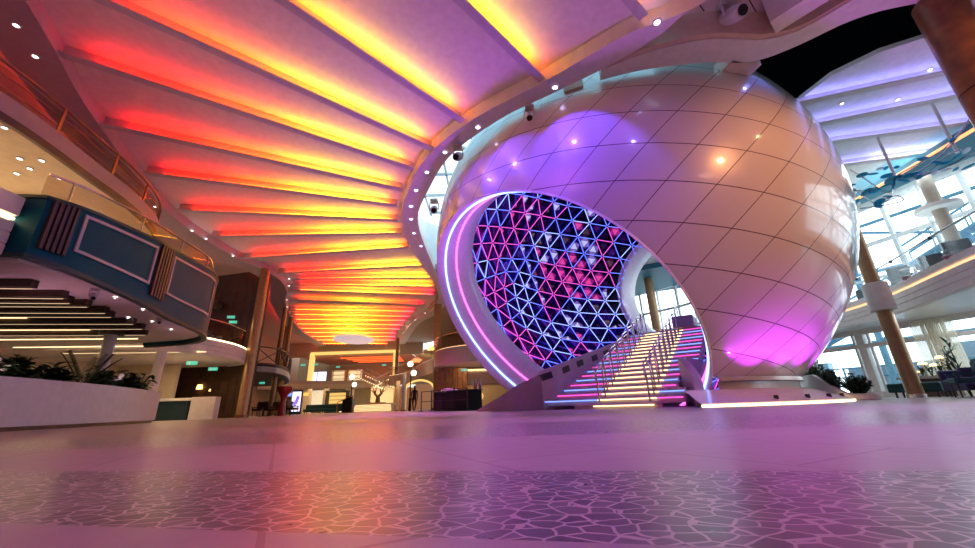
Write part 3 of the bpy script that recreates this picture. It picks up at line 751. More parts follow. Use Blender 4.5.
# round white column with timber collar
for k, (x, y0, yb, yc) in enumerate([(107, 350, 2.8, 11.6), (155, 380, 2.8, 15.6)]):
    p = aty(x, y0, yc)
    t = thing('white_column', ('round white column with a dark timber collar behind the palm', 'plain round white column right of the planter greenery')[k], 'column', (p.x, p.y, 0))
    bm = B(); cyl(bm, (p.x, p.y, 0), (p.x, p.y, 2.82), .15 if k == 0 else .17, seg=24); obj('shaft', bm, WHITE, t, smooth=True)
    if k == 0:
        bm = B(); cyl(bm, (p.x, p.y, 2.62), (p.x, p.y, 2.80), .30, seg=28); obj('collar', bm, WOOD, t, smooth=True)
# ---- planter
pl = smooth_path([(-8.6, 3.2), (-8.75, 5.2), (-9.0, 7.2), (-9.55, 9.4), (-10.4, 11.6), (-11.2, 13.2), (-11.75, 14.0), (-12.2, 14.2), (-12.8, 13.9)], 6)
pt = thing('long_planter', 'long curved pale lilac planter wall on the left', 'planter', (-10, 10, 0))
bm = B(); sweep(bm, pl, [(-.15, .08), (0, .08), (0, .97), (-.15, .97)]); obj('planter_wall', bm, PLANTERW, pt, smooth=True)
bm = B(); sweep(bm, offset_path(pl, -.06), [(-.1, 0), (0, 0), (0, .08), (-.1, .08)]); obj('plinth', bm, WOODM, pt, smooth=True)
bm = B(); prism(bm, [(p.x-.1, p.y) for p in pl]+[(-14.5, 13), (-13, 3.2)], .78, .86); obj('soil', bm, SOIL, pt)
def leaf(bm, p, d, l, w, droop=.25):
    d = V(d).normalized(); x = d.cross(V((0, 0, 1)));
    if x.length < 1e-3: x = V((1, 0, 0))
    x.normalize(); p = V(p); n = 4; prev = None
    for k in range(n+1):
        t = k/n; c = p+d*l*t-V((0, 0, 1))*droop*l*t*t; ww = w*math.sin(math.pi*(.12+.88*t))*.5 if k < n else .001
        cur = (bm.verts.new(c-x*ww), bm.verts.new(c+x*ww))
        if prev: bm.faces.new((prev[0], prev[1], cur[1], cur[0]))
        prev = cur
def bush(name, label, loc, hgt, rad_, nleaf, ll, lw, m, cat='plant', group=None, up=.5):
    t = thing(name, label, cat, loc, group); bm = B(); st = B()
    for s in range(max(3, nleaf//14)):
        a = random.uniform(0, 2*math.pi); r = rad_*random.uniform(.1, .7); top = V((loc[0]+r*math.cos(a), loc[1]+r*math.sin(a), loc[2]+hgt*random.uniform(.45, 1)*(1-.45*(r/rad_)**2)))
        basep = V((loc[0]+.15*r*math.cos(a), loc[1]+.15*r*math.sin(a), loc[2])); tube(st, [basep, basep.lerp(top, .5)+V((0, 0, .05)), top], .012, 5)
        for k in range(14):
            q = basep.lerp(top, random.uniform(.3, 1)); an = random.uniform(0, 2*math.pi)
            leaf(bm, q, (math.cos(an), math.sin(an), random.uniform(-.1, 1)*up*2), ll*random.uniform(.7, 1.2), lw, .35)
    obj('foliage', bm, m, t, recalc=False); obj('stem', st, m, t); return t
def palm(label, loc, hgt, n, ln):
    t = thing('palm_plant', label, 'plant', loc); bm = B(); st = B()
    for k in range(n):
        a = 2*math.pi*k/n+random.uniform(-.2, .2); el = random.uniform(.5, 1.25); d = V((math.cos(a)*math.cos(el), math.sin(a)*math.cos(el), math.sin(el)))
        p0 = V(loc)+V((0, 0, .05)); pts = [p0+d*ln*s-V((0, 0, 1))*.45*ln*s*s*math.cos(el) for s in (0, .25, .5, .75, 1)]
        tube(st, pts, [.012, .01, .008, .006, .003], 5)
        for j in range(22):
            s = .2+.8*j/22; q = p0+d*ln*s-V((0, 0, 1))*.45*ln*s*s*math.cos(el); sd = d.cross(V((0, 0, 1))).normalized()
            for sg in (-1, 1): leaf(bm, q, d*.7+sd*sg+V((0, 0, .1)), ln*.28*(1-.6*s), .03, .3)
    obj('frond', bm, GREEN, t, recalc=False); obj('stem', st, GREEN2, t); return t
bl = [(-9.6, 5.9, .5, 'broad dark leafy plant at the near end of the long planter'), (-9.65, 7.0, .42, 'leafy green plant in the long planter, next after the near end'), (-9.9, 8.0, .52, 'leafy green plant below the lit timber slats'),
      (-10.1, 8.9, .45, 'spreading green plant left of the palm'), (-10.95, 10.9, .55, 'dense green plant at the foot of the palm'), (-11.3, 12.1, .50, 'low green plant right of the palm'), (-11.7, 12.9, .65, 'rounded bushy plant at the right end of the long planter')]
for k, (x, y, h, lab) in enumerate(bl): bush('leafy_plant', lab, (x, y, .84), h*1.3, .6, 260, .34, .12, (GREEN, GREEN2)[k % 2], group='greenery in the long planter')
palm('feathery palm with arching fronds in the long planter', (-10.5, 10.0, .84), .9, 17, 1.25)
# ---- interior behind the planter
bm = B(); prism(bm, [(-20, 0), (-19.8, 0), (-19.8, 24), (-20, 24)], 0, 5.5); struct('wall_left', bm, CREAM, 'cream rear wall of the left side', 'wall')
bm = B(); box(bm, (-18.3, 20.6, 1.4), (3.4, .2, 2.8)); struct('wall_cream', bm, CREAM, 'cream wall between the planter and the timber doorway', 'wall')
for k in range(5):
    bm = B(); box(bm, (-15.2, 9.5+k*1.7, 2.81), (5.5, .06, .03), rz=.15)
    tag(obj('light_strip', bm, E_WARMS), 'warm linear ceiling light behind the planter, %s from the front' % ORD[k], 'ceiling light', 'linear lights behind the planter')
# counter
ct = thing('service_counter', 'low counter with dark green base and white top by the cream wall', 'counter', (-13.6, 18.6, 0))
bm = B(); box(bm, (-14.9, 18.6, .42), (1.5, .6, .84), .25); obj('base', bm, TEALD, ct)
bm = B(); box(bm, (-14.9, 18.6, .90), (1.7, .75, .12), .25); obj('top', bm, WHITE, ct, bevel=.01)
bm = B(); box(bm, (-13.6, 18.9, .5), (1.0, .6, 1.0), .25); obj('end_panel', bm, WHITE, ct)
# ---- third-level balcony (upper left)
E3 = smooth_path([(-8.7, -1), (-8.75, 3.0), (-8.8, 5.4), (-8.9, 6.3), (-9.15, 7.5), (-9.4, 8.7), (-9.95, 10.1), (-10.9, 11.2), (-12.4, 11.9), (-14.5, 12.2)], 7)
bm = B(); sweep(bm, E3, [(0, 5.4), (0, 5.82), (-9, 5.82), (-9, 5.4)])
struct('floor_top_left', bm, mat('balcony_cream', (.66, .56, .42), .6), 'cream slab of the upper left balcony', 'balcony floor')
bm = B(); sweep(bm, E3, [(.0, 5.34), (.08, 5.34), (.08, 5.50), (.0, 5.50)]); struct('trim_6', bm, WOOD, 'dark edge of the upper left balcony', 'trim', smooth=True)
bm = B(); sweep(bm, E3, [(.0, 5.50), (.05, 5.50), (.05, 5.86), (.0, 5.86)]); struct('trim_7', bm, mat('fascia_rose', (.42, .32, .34), .5), 'rose fascia of the upper left balcony', 'trim', smooth=True)
rl = thing('balcony_railing', 'copper balcony railing with glass infill along the upper left balcony', 'railing', (E3[20].x, E3[20].y, 6.0))
for z, r, nm in ((6.50, .032, 'top_rail'), (6.26, .016, 'mid_rail'), (6.02, .016, 'lower_rail')):
    bm = B(); tube(bm, [(p.x, p.y, z) for p in offset_path(E3, -.05)], r, 8); obj(nm, bm, COPPER, rl, smooth=True)
bm = B(); sweep(bm, offset_path(E3, -.12), [(0, 5.84), (.012, 5.84), (.012, 6.44), (0, 6.44)]); obj('glass_panel', bm, GLASSB, rl)
E3L = plen(E3)
for s in (4.5, 6.0, 7.5, 9.0, 10.5, 12.0, 13.5, 15.0, 16.5):
    i = min(range(len(E3L)), key=lambda j: abs(E3L[j]-s)); p = E3[i]; d = (E3[min(i+1, len(E3)-1)]-E3[i-1]).normalized()
    bm = B(); box(bm, (p.x-.04, p.y, 6.16), (.06, .03, .70), math.atan2(d.y, d.x)); obj('post', bm, COPPER, rl)
for k, (x, y) in enumerate([(5, 127), (20, 158), (42, 160), (17, 173), (60, 178), (65, 202), (30, 168)]):
    p = atz(x, y, 5.40); p.z = 5.37
    downlight(tuple(p), 'warm downlight in the ceiling behind the teal balcony, %s of the group' % ORD[k], 'warm balcony downlights', E_DOWN, .05)
# ---- timber panelled wall, bronze column, curved white balcony beyond
wb = thing('timber_wall_panel', 'tall dark timber panelled wall beside the bronze column', 'wall panel', (-15.3, 22.5, 0))
bm = B(); a0 = V((-19.2, 24.2, 0)); a1 = V((-13.2, 21.2, 0)); n = 9
for k in range(n):
    c = a0.lerp(a1, (k+.5)/n); box(bm, (c.x, c.y, 5.55), ((a1-a0).length/n-.03, .25, 4.5), math.atan2(a1.y-a0.y, a1.x-a0.x))
obj('upper_panel', bm, WOOD, wb)
bm = B()
for k in range(n):
    if 4 <= k <= 5: continue
    c = a0.lerp(a1, (k+.5)/n); box(bm, (c.x, c.y, 1.4), ((a1-a0).length/n-.03, .25, 2.8), math.atan2(a1.y-a0.y, a1.x-a0.x))
obj('lower_panel', bm, WOOD, wb)
bm = B(); box(bm, (-16.3, 23.05, 4.2), (6.4, .1, 8.2), math.atan2(-3, 6)); obj('backing', bm, BLACK, wb)
cb = aty(240, 418, 20.0)
bc = thing('bronze_column', 'tall bronze column at the corner of the timber wall', 'column', (-12.75, 20.4, 0))
bm = B(); cyl(bm, (-12.75, 20.4, 0), (-12.75, 20.4, 8.0), .24, seg=24); obj('shaft', bm, BRONZE, bc, smooth=True)
bm = B(); cyl(bm, (-12.75, 20.4, 0), (-12.75, 20.4, .15), .28, seg=24); obj('base', bm, COPPER, bc, smooth=True)
fp = smooth_path([(-12.6, 14.6), (-13.2, 16.2), (-13.1, 17.6), (-13.1, 18.9), (-13.2, 20.0), (-13.6, 21.2), (-15.0, 22.4)], 6)
fp2 = smooth_path([(-17.5, 14.9), (-15.0, 14.9), (-13.6, 15.6), (-12.9, 16.6), (-12.7, 17.8), (-12.75, 19.0), (-13.1, 20.3), (-13.8, 21.3), (-15.2, 22.2)], 6)
bm = B(); prism(bm, [(p.x, p.y) for p in fp2]+[(-20, 22.2), (-20, 14.9)], 2.8, 3.2); struct('floor_balcony_left', bm, WHITE, 'white slab of the curved balcony beyond', 'balcony floor')
bm = B(); sweep(bm, fp2, [(0, 2.74), (.06, 2.74), (.06, 2.92), (.03, 2.94), (.06, 2.96), (.06, 3.14), (.03, 3.16), (.06, 3.18), (.06, 3.42), (.0, 3.46), (-.1, 3.46), (-.1, 2.74)])
cf = tag(obj('curved_fascia', bm, WHITE), 'curved white balcony fascia between the teal drum and the bronze column', 'fascia')
bm = B(); sweep(bm, fp2, [(.0, 3.46), (.04, 3.46), (.04, 3.50), (.0, 3.50)]); obj('light_strip', bm, E_WARM, cf)
g2 = thing('glass_balustrade', 'glass balustrade on the curved white balcony beside the bronze column', 'balustrade', (-13, 18, 3.5))
bm = B(); sweep(bm, offset_path(fp2, -.12), [(0, 3.46), (.012, 3.46), (.012, 4.35), (0, 4.35)]); obj('glass_panel', bm, GLASSB, g2)
bm = B(); tube(bm, [(p.x, p.y, 4.38) for p in offset_path(fp2, -.11)], .03, 8); obj('rail', bm, STEEL, g2, smooth=True)
# seats behind that balustrade
def armchair(label, loc, rz, m, s=1.0):
    t = thing('armchair', label, 'chair', loc)
    def L(x, y, z): c, n_ = math.cos(rz), math.sin(rz); return (loc[0]+(x*c-y*n_)*s, loc[1]+(x*n_+y*c)*s, loc[2]+z*s)
    bm = B(); box(bm, L(0, 0, .40), (.56*s, .56*s, .14*s), rz); obj('seat', bm, m, t, bevel=.03*s)
    bm = B(); box(bm, L(0, .27, .68), (.56*s, .10*s, .46*s), rz, -.15); obj('backrest', bm, m, t, bevel=.03*s)
    for sx in (-1, 1):
        bm = B(); box(bm, L(sx*.30, 0, .56), (.06*s, .5*s, .06*s), rz); box(bm, L(sx*.30, -.2, .48), (.05*s, .05*s, .2*s), rz); obj('armrest', bm, m, t)
        for sy in (-1, 1):
            bm = B(); cyl(bm, L(sx*.24, sy*.24, 0), L(sx*.24, sy*.24, .36), .018*s, seg=8); obj('leg', bm, BLACK, t)
    return t
for k, (x, y) in enumerate([(-13.6, 16.9), (-13.5, 18.3), (-14.2, 20.2)]):
    armchair(('dark armchair behind the curved balustrade next to the teal drum', 'dark armchair in the middle behind the curved balustrade', 'dark armchair behind the balustrade nearest the bronze column')[k], (x, y, 3.2), .6+k, GREYF)
def exit_sign(p, rz, label, s=1.0):
    t = thing('exit_sign', label, 'exit sign', p); bm = B(); s *= .75; box(bm, p, (.62*s, .05, .24*s), rz); obj('sign_box', bm, E_EXIT, t)
    d = V((math.sin(rz), -math.cos(rz), 0)); q = V(p)+d*.03; x = V((math.cos(rz), math.sin(rz), 0)); bm = B()
    box(bm, q-x*.12*s, (.10*s, .012, .15*s), rz); box(bm, q+x*.12*s, (.16*s, .012, .03*s), rz); obj('pictogram', bm, E_DOWN if False else mat('sign_white', (.85, .95, .9), .5), t)
for (x, y, Yd, lab, s) in ((192, 363, 17.5, 'green exit sign under the curved white balcony, left one', .9), (213, 369, 20.5, 'green exit sign under the curved white balcony, right one', .9), (231, 317, 20.5, 'upper green exit sign on the timber wall', .8), (233, 322, 20.3, 'lower green exit sign on the timber wall', .8),
                       (262, 383, 33, 'green exit sign under the dark lattice balcony', .9), (303, 365, 46, 'green exit sign left of the glowing portal', 1.2), (330, 400, 46, 'green exit sign under the far balcony left', 1.1), (316, 364.5, 47.5, 'green exit sign just inside the glowing portal at left', 1.0), (338, 367, 47.5, 'green exit sign inside the glowing portal centre', 1.0), (384, 365, 47.5, 'green exit sign inside the glowing portal at right', 1.0), (464, 370, 21.5, 'green exit sign left of the sphere rim', .7), (337, 395, 46, 'green exit sign under the far balcony beside the stairs', 1.0)):
    p = aty(x, y, Yd); exit_sign(tuple(p), .25 if x < 300 else 0, lab, s)
# amber pendants in the doorway of the timber wall
for k, (x, y, Yd) in enumerate([(200, 387, 22.4), (212.5, 389, 22.4), (225, 385, 22.4), (223, 391, 22.5)]):
    p = aty(x, y, Yd); t = thing('pendant_lamp', ('amber pendant lamp left of the timber doorway', 'small amber pendant lamp in the timber doorway', 'amber lamp high in the timber doorway', 'amber lamp low in the timber doorway')[k], 'lamp', p)
    bm = B(); cyl(bm, (p.x, p.y, p.z-.12), (p.x, p.y, p.z+.12), .17, .13, 14); obj('lamp_shade', bm, E_AMBER, t, smooth=True)
    bm = B(); cyl(bm, (p.x, p.y, p.z+.12), (p.x, p.y, 2.8), .012, seg=6); obj('cord', bm, BLACK, t)
# loudspeaker on the timber wall
p = aty(217, 306, 22.0); t = thing('loudspeaker', 'round black loudspeaker high on the timber wall', 'loudspeaker', p)
bm = B(); ball(bm, p, .42, (1, .5, .8), 20); obj('cabinet', bm, BLACK, t, smooth=True)
bm = B(); cyl(bm, (p.x, p.y-.17, p.z), (p.x+.04, p.y-.22, p.z), .24, seg=20); obj('grille', bm, mat('grille_grey', (.05, .05, .055), .6), t)

# ================================================================== FAR END
# left lattice balcony
lb = [aty(*a) for a in ((255, 384, 30), (268, 386, 33), (280, 387, 36), (290, 385, 39))]
lbp = smooth_path([(-17.2, 24.8), (-15.2, 25.2), (-14.7, 26.6), (-15.3, 29.0), (-16.6, 32.0), (-18.4, 35.5), (-20.5, 38.5)], 6)
t = thing('lattice_balcony', 'dark balcony with a crossed lattice railing left of the far hall', 'balcony', (-16.5, 30, 0))
bm = B(); prism(bm, [(p.x, p.y) for p in lbp]+[(-24, 38.5), (-24, 24.8)], 2.7, 3.25); obj('slab', bm, BLACK, t)
bm = B(); Lb = plen(lbp); tot = Lb[-1]; nb_ = 9
def lpos(s):
    i = max(j for j in range(len(Lb)-1) if Lb[j] <= s+1e-9); u = (s-Lb[i])/(Lb[i+1]-Lb[i]); return lbp[i].lerp(lbp[i+1], u)
for k in range(nb_):
    a, b_ = lpos(tot*k/nb_), lpos(min(tot-1e-4, tot*(k+1)/nb_))
    tube(bm, [(a.x, a.y, 3.3), (b_.x, b_.y, 4.3)], .035, 5); tube(bm, [(a.x, a.y, 4.3), (b_.x, b_.y, 3.3)], .035, 5); tube(bm, [(a.x, a.y, 3.25), (a.x, a.y, 4.5)], .05, 5)
for z in (3.3, 4.35): tube(bm, [(p.x, p.y, z) for p in lbp], .045, 6)
obj('railing', bm, mat('railing_grey', (.10, .10, .11), .4, .4), t)
bm = B(); sweep(bm, offset_path(lbp, .03), [(0, 2.75), (.02, 2.75), (.02, 3.1), (0, 3.1)]); obj('window_band', bm, mat('band_grey', (.32, .34, .38), .3), t)
for k, (x0, y0) in enumerate([(-16.2, 28.9), (-17.4, 32.2), (-19.6, 35.8)]):
    t = thing('copper_column', ('slim copper column at the near end of the lattice balcony', 'slim copper column at the middle of the lattice balcony', 'slim copper column at the far end of the lattice balcony')[k], 'column', (x0+.2, y0, 0))
    bm = B(); cyl(bm, (x0+.2, y0, 0), (x0+.2, y0, 8.0), .17, seg=16); obj('shaft', bm, BRONZE, t, smooth=True)
# side walls of the far hall
bm = B(); prism(bm, [(-24, 24), (-24.2, 24), (-26, 52), (-25.8, 52)], 0, 8.6); struct('wall_far_left', bm, mat('far_wall_brown', (.34, .20, .12), .6), 'brown wall of the far hall on the left', 'wall')
bm = B(); sweep(bm, [V((-13.2, 21.6, 0)), V((-24, 24.2, 0))], [(0, 0), (.15, 0), (.15, 8.5), (0, 8.5)]); struct('wall_return_left', bm, WOOD, 'dark timber return wall', 'wall')
# far balcony fascia and slab
ff = smooth_path([(-25, 42), (-22, 44.5), (-18.5, 46.0), (-15.5, 46.4), (-13.6, 46.0), (-12.4, 44.5), (-11.6, 43.0)], 6)
bm = B(); prism(bm, [(p.x, p.y) for p in ff]+[(-10, 52), (-25, 52)], 2.75, 3.2); struct('floor_far_balcony', bm, CREAM, 'balcony slab across the far end', 'balcony floor')
bm = B(); sweep(bm, ff, [(-.02, 2.6), (-.12, 2.6), (-.12, 3.55), (-.02, 3.55)]); 
t = tag(obj('far_fascia', bm, mat('fascia_beige', (.62, .48, .40), .5), smooth=True), 'smooth beige balcony fascia across the far end', 'fascia')
# end wall with the glowing portal
P0p, P1p = aty(313, 354, 48.5), aty(398, 352, 48.5)
t = thing('glowing_portal', 'yellow glowing portal frame on the upper level of the far end', 'portal', (-16, 48.5, 3.2))
for nm, c, s in (('lintel', ((P0p.x+P1p.x)/2, 48.5, P0p.z), (P1p.x-P0p.x+.4, .5, .34)), ('jamb', (P0p.x, 48.5, (P0p.z+3.2)/2), (.5, .5, P0p.z-3.2)), ('jamb', (P1p.x-.3, 48.5, (P0p.z+3.2)/2), (.42, .5, P0p.z-3.2))):
    bm = B(); box(bm, c, s); obj(nm, bm, E_YEL, t)
bm = B(); box(bm, (-18, 58, 4.3), (24, .3, 8.6)); struct('wall_back', bm, mat('back_wall_orange', (.42, .20, .09), .6), 'orange brown wall at the far end', 'wall')
bm = B(); box(bm, (-17, 53.2, 6.75), (14, 9, .15)); struct('ceiling_far', bm, mat('far_ceiling_red', (.45, .17, .09), .6), 'red lit ceiling beyond the portal', 'ceiling')
bm = B(); box(bm, (-17, 48.6, 7.7), (17, .3, 2.0)); struct('wall_far_header', bm, mat('header_beige', (.55, .42, .30), .6), 'beige header above the portal', 'wall')
for k in range(4):
    bm = B(); box(bm, (-15.6, 50+k*1.7, 6.65), (7.6-k*.4, .5, .06))
    tag(obj('red_light_strip', bm, E_FAR), 'orange red ceiling strip beyond the portal, %s from the front' % ORD[k], 'light strip', 'red strips beyond the portal')
for k, (x, w) in enumerate([(314.5, 3.6), (320, 3.0), (324, 3.0)]):
    p = aty(x, 376, 50.5); t = thing('shop_window', 'tall lavender lit shop window beyond the portal, %s from the left' % ORD[k], 'window display', (p.x, p.y, 3.2), 'lavender shop windows')
    bm = B(); box(bm, (p.x, p.y, 4.2), (.62, .08, 1.7)); obj('pane', bm, E_SCREEN, t); bm = B(); box(bm, (p.x, p.y+.03, 4.2), (.76, .06, 1.85)); obj('frame', bm, BLACK, t)
for k, x in enumerate((339, 355)):
    p = aty(x, 374, 54); t = thing('display_cabinet', ('lit display cabinet beyond the portal, left one', 'lit display cabinet beyond the portal, right one')[k], 'cabinet', (p.x, p.y, 3.2))
    bm = B(); box(bm, (p.x, p.y+.3, 4.3), (1.7, .06, 2.4)); obj('back_panel', bm, emis('cabinet_glow', (1, .80, .45), .8), t)
    for j in range(5):
        bm = B(); box(bm, (p.x, p.y, 3.3+j*.52), (1.7, .5, .06)); obj('shelf', bm, CREAM, t)
    for sx in (-.87, .87):
        bm = B(); box(bm, (p.x+sx, p.y, 4.3), (.08, .5, 2.4)); obj('side_panel', bm, CREAM, t)
# lower level of the far end
bm = B(); box(bm, (-19.5, 50.5, 1.35), (14, .3, 2.7)); struct('wall_far_lower', bm, mat('warm_cream', (.70, .55, .33), .6), 'warm cream lower wall at the far end', 'wall')
for k, (x, w) in enumerate([(306, 1.0), (325.5, .55), (349, .8)]):
    p = aty(x, 402, 44.5); t = thing('pilaster', ('warm lit fluted pilaster left of the curtains', 'slim grey pilaster right of the curtains', 'pale pilaster by the steps')[k], 'pilaster', (p.x, p.y, 0))
    bm = B(); box(bm, (p.x, p.y, 1.35), (w, .4, 2.7)); obj('shaft', bm, (CREAM, mat('pilaster_grey', (.36, .30, .26), .5), CREAM)[k], t); bm = B(); box(bm, (p.x, p.y, .12), (w+.15, .5, .24)); obj('base', bm, CREAM, t)
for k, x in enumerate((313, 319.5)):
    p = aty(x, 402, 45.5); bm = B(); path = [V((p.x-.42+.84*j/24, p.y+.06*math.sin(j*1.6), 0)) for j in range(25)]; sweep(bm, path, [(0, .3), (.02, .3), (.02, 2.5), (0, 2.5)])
    tag(obj('curtain', bm, emis('curtain_glow', (1, .86, .62), .55), smooth=True), ('left pale self-glowing curtain at the far end', 'right pale self-glowing curtain at the far end')[k], 'curtain')  # light through the cloth is put in as the curtain's own emission
def bench(label, c, l, rz=0, m=FABT, back=True):
    t = thing('upholstered_bench', label, 'bench', (c[0], c[1], c[2])); z = c[2]
    bm = B(); box(bm, (c[0], c[1], z+.30), (l, .6, .28), rz); obj('seat', bm, m, t, bevel=.04)
    n_ = V((-math.sin(rz), math.cos(rz), 0))
    if back:
        bm = B(); box(bm, (c[0]+n_.x*.30, c[1]+n_.y*.30, z+.55), (l, .14, .62), rz); obj('backrest', bm, m, t, bevel=.04)
    x = V((math.cos(rz), math.sin(rz), 0))
    for s in (-1, 1):
        for q in (-.2, .2):
            bm = B(); pp = V(c)+x*s*(l/2-.15)+n_*q; cyl(bm, (pp.x, pp.y, z), (pp.x, pp.y, z+.18), .03, seg=8); obj('leg', bm, BLACK, t)
    return t
for k, (x, l) in enumerate([(313, 1.8), (332, 2.4)]):
    p = aty(x, 411, 41); bench(('teal bench in front of the glowing curtains', 'teal bench left of the far lamp post')[k], (p.x, 41, 0), l)
# digital sign, kiosk, red chair-like sculpture
p = aty(296.5, 403, 37); t = thing('digital_sign', 'tall lit digital sign with a lilac picture', 'sign', (p.x, 37, 0))
bm = B(); box(bm, (p.x, 37, 1.05), (1.0, .2, 2.1)); obj('casing', bm, BLACK, t, bevel=.02); bm = B(); box(bm, (p.x, 36.88, 1.12), (.82, .03, 1.75)); obj('screen', bm, E_SCREEN, t)
bm = B(); box(bm, (p.x+.08, 36.86, 1.25), (.28, .02, .7), 0, 0, .3); box(bm, (p.x-.12, 36.86, .9), (.2, .02, .45), 0, 0, -.4); obj('picture', bm, emis('screen_violet', (.35, .16, .9), 1), t)
p = aty(296, 394.5, 39); t = thing('shop_sign', 'narrow blue and yellow lit fascia above the digital sign', 'sign', (p.x, 39, 2.0))
bm = B(); box(bm, (p.x-.55, 39, p.z), (1.1, .15, .28)); obj('blue_panel', bm, emis('sign_blue', (.2, .35, 1), 1.2), t); bm = B(); box(bm, (p.x+.6, 39, p.z), (1.2, .15, .28)); obj('yellow_panel', bm, emis('sign_yellow', (1, .6, .1), 1.2), t)
p = aty(337, 404, 44); t = thing('kiosk', 'yellow lit bar kiosk left of the far steps', 'kiosk', (p.x, 44, 0))
bm = B(); box(bm, (p.x, 44.3, 1.15), (2.1, .1, 1.9)); obj('back_panel', bm, emis('kiosk_glow', (1, .62, .18), .9), t)
for sx in (-1.1, 1.1):
    bm = B(); box(bm, (p.x+sx, 44, 1.1), (.14, .8, 2.2)); obj('post', bm, BLACK, t)
bm = B(); box(bm, (p.x, 44, 2.2), (2.4, 1.0, .22)); obj('canopy', bm, BLACK, t); bm = B(); box(bm, (p.x, 43.7, .45), (2.1, .35, .9)); obj('counter', bm, TEALD, t)
for j in range(3):
    bm = B(); box(bm, (p.x, 44.15, .95+j*.4), (2.0, .2, .05)); obj('shelf', bm, WOODM, t)
p = aty(283, 402, 24.6); t = thing('red_sculpture', 'glossy red goblet-shaped sculpture in front of the digital sign', 'sculpture', (p.x, 24.6, 0))
bm = B(); lathe(bm, [(0, 0), (.20, 0), (.2, .5), (.14, .9), (.2, 1.15), (.42, 1.45), (.46, 1.65), (.40, 1.72), (.30, 1.62), (0, 1.55)], (p.x, 24.6, 0), 28); obj('body', bm, RED, t, smooth=True)
# dark chairs and tables at left below the lattice balcony
for k in range(7):
    p = aty(258+k*5.6, 414, 26+(k % 2)*1.6)
    armchair('dark cafe chair under the lattice balcony, %s from the bronze column' % ORD[k], (p.x, p.y, 0), k*1.3, WOOD)
for k, x in enumerate((263, 280)):
    p = aty(x, 413, 27); t = thing('cafe_table', ('dark cafe table nearer the bronze column', 'dark cafe table nearer the red sculpture')[k], 'table', (p.x, p.y, 0))
    bm = B(); cyl(bm, (p.x, p.y, .72), (p.x, p.y, .76), .45, seg=24); obj('tabletop', bm, WOOD, t); bm = B(); cyl(bm, (p.x, p.y, .03), (p.x, p.y, .72), .05); obj('stem', bm, BLACK, t); bm = B(); cyl(bm, (p.x, p.y, 0), (p.x, p.y, .03), .28, seg=20); obj('base', bm, BLACK, t)
# far steps
c = atz(372, 413.5, 0); fs = thing('far_steps', 'warmly lit cream steps at the far end', 'steps', (-12.6, 38, 0))
for k in range(6):
    bm = B(); w = 5.0-.35*k; box(bm, (-12.0+.05*k, 38+k*.45+.6, .065+k*.13), (w, 1.2 if k < 5 else 3, .13)); st = obj('step', bm, CREAM, fs)
    bm = B(); box(bm, (-12.0+.05*k, 38+k*.45-.015, .10+k*.13), (w-.1, .02, .04)); obj('light_strip', bm, E_WARMS, st)
# branching sculpture at the top of the far steps
p = aty(377.5, 404, 42.0); t = thing('tree_sculpture', 'dark branching tree sculpture above the far steps', 'sculpture', (p.x, 42, .80)); bm = B()
tube(bm, [(p.x, 42, .80), (p.x, 42, 1.5)], [.28, .2], 8)
for a in (-1, 1):
    tube(bm, [(p.x, 42, 1.45), (p.x+a*.35, 42, 1.8), (p.x+a*.6, 42.1, 2.5)], [.16, .13, .05], 7); tube(bm, [(p.x+a*.3, 42, 1.75), (p.x+a*.2, 41.9, 2.4)], [.1, .04], 6); tube(bm, [(p.x+a*.4, 42, 1.9), (p.x+a*.85, 42, 2.2)], [.09, .04], 6)
obj('branches', bm, mat('sculpture_bronze', (.16, .09, .05), .35, .6), t, smooth=True)
bm = B(); box(bm, (p.x, 42, .84), (1.6, .8, .1)); obj('plinth', bm, WOODM, t)
# glowing niche behind the sculpture and mullioned glass
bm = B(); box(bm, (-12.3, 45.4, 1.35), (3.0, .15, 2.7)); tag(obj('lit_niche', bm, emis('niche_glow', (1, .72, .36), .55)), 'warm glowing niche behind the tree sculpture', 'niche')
# sparkling glazed stair beyond the steps, and a dark draped stand with a sloping rail
t = thing('lit_stair_railing', 'sparkling stair railings rising behind the tree sculpture', 'railing', (-13, 44, 2.5))
for a_, b_ in (((-15.2, 44.2, 3.7), (-12.0, 44.6, 2.2)), ((-14.4, 45.0, 3.8), (-11.0, 45.3, 2.3)), ((-13.2, 44.4, 2.5), (-11.0, 44.6, 3.6))):
    bm = B(); tube(bm, [a_, b_], .05, 5); tube(bm, [V(a_)+V((0, 0, .9)), V(b_)+V((0, 0, .9))], .04, 5)
    for k in range(8): q = V(a_).lerp(V(b_), k/7); tube(bm, [q, q+V((0, 0, .9))], .02, 4)
    obj('rail', bm, STEEL, t)
    bm = B()
    for k in range(14): q = V(a_).lerp(V(b_), k/13); ball(bm, q+V((0, -.08, .1)), .055, seg=8)
    obj('light_beads', bm, E_WARMS, t)
p = aty(348, 408, 35.5); t = thing('draped_stand', 'black draped stand with a sloping rail left of the far steps', 'stand', (p.x, 35.5, 0))
bm = B(); box(bm, (p.x, 35.5, .55), (.9, .7, 1.1)); box(bm, (p.x+.1, 35.5, 1.25), (.5, .4, .35)); obj('drape', bm, BLACK, t, bevel=.08)
bm = B(); tube(bm, [(p.x-.9, 35.3, .9), (p.x+.6, 35.3, 1.5)], .04, 6); cyl(bm, (p.x-.9, 35.3, 0), (p.x-.9, 35.3, .9), .03, seg=8); obj('rail', bm, GOLD, t)
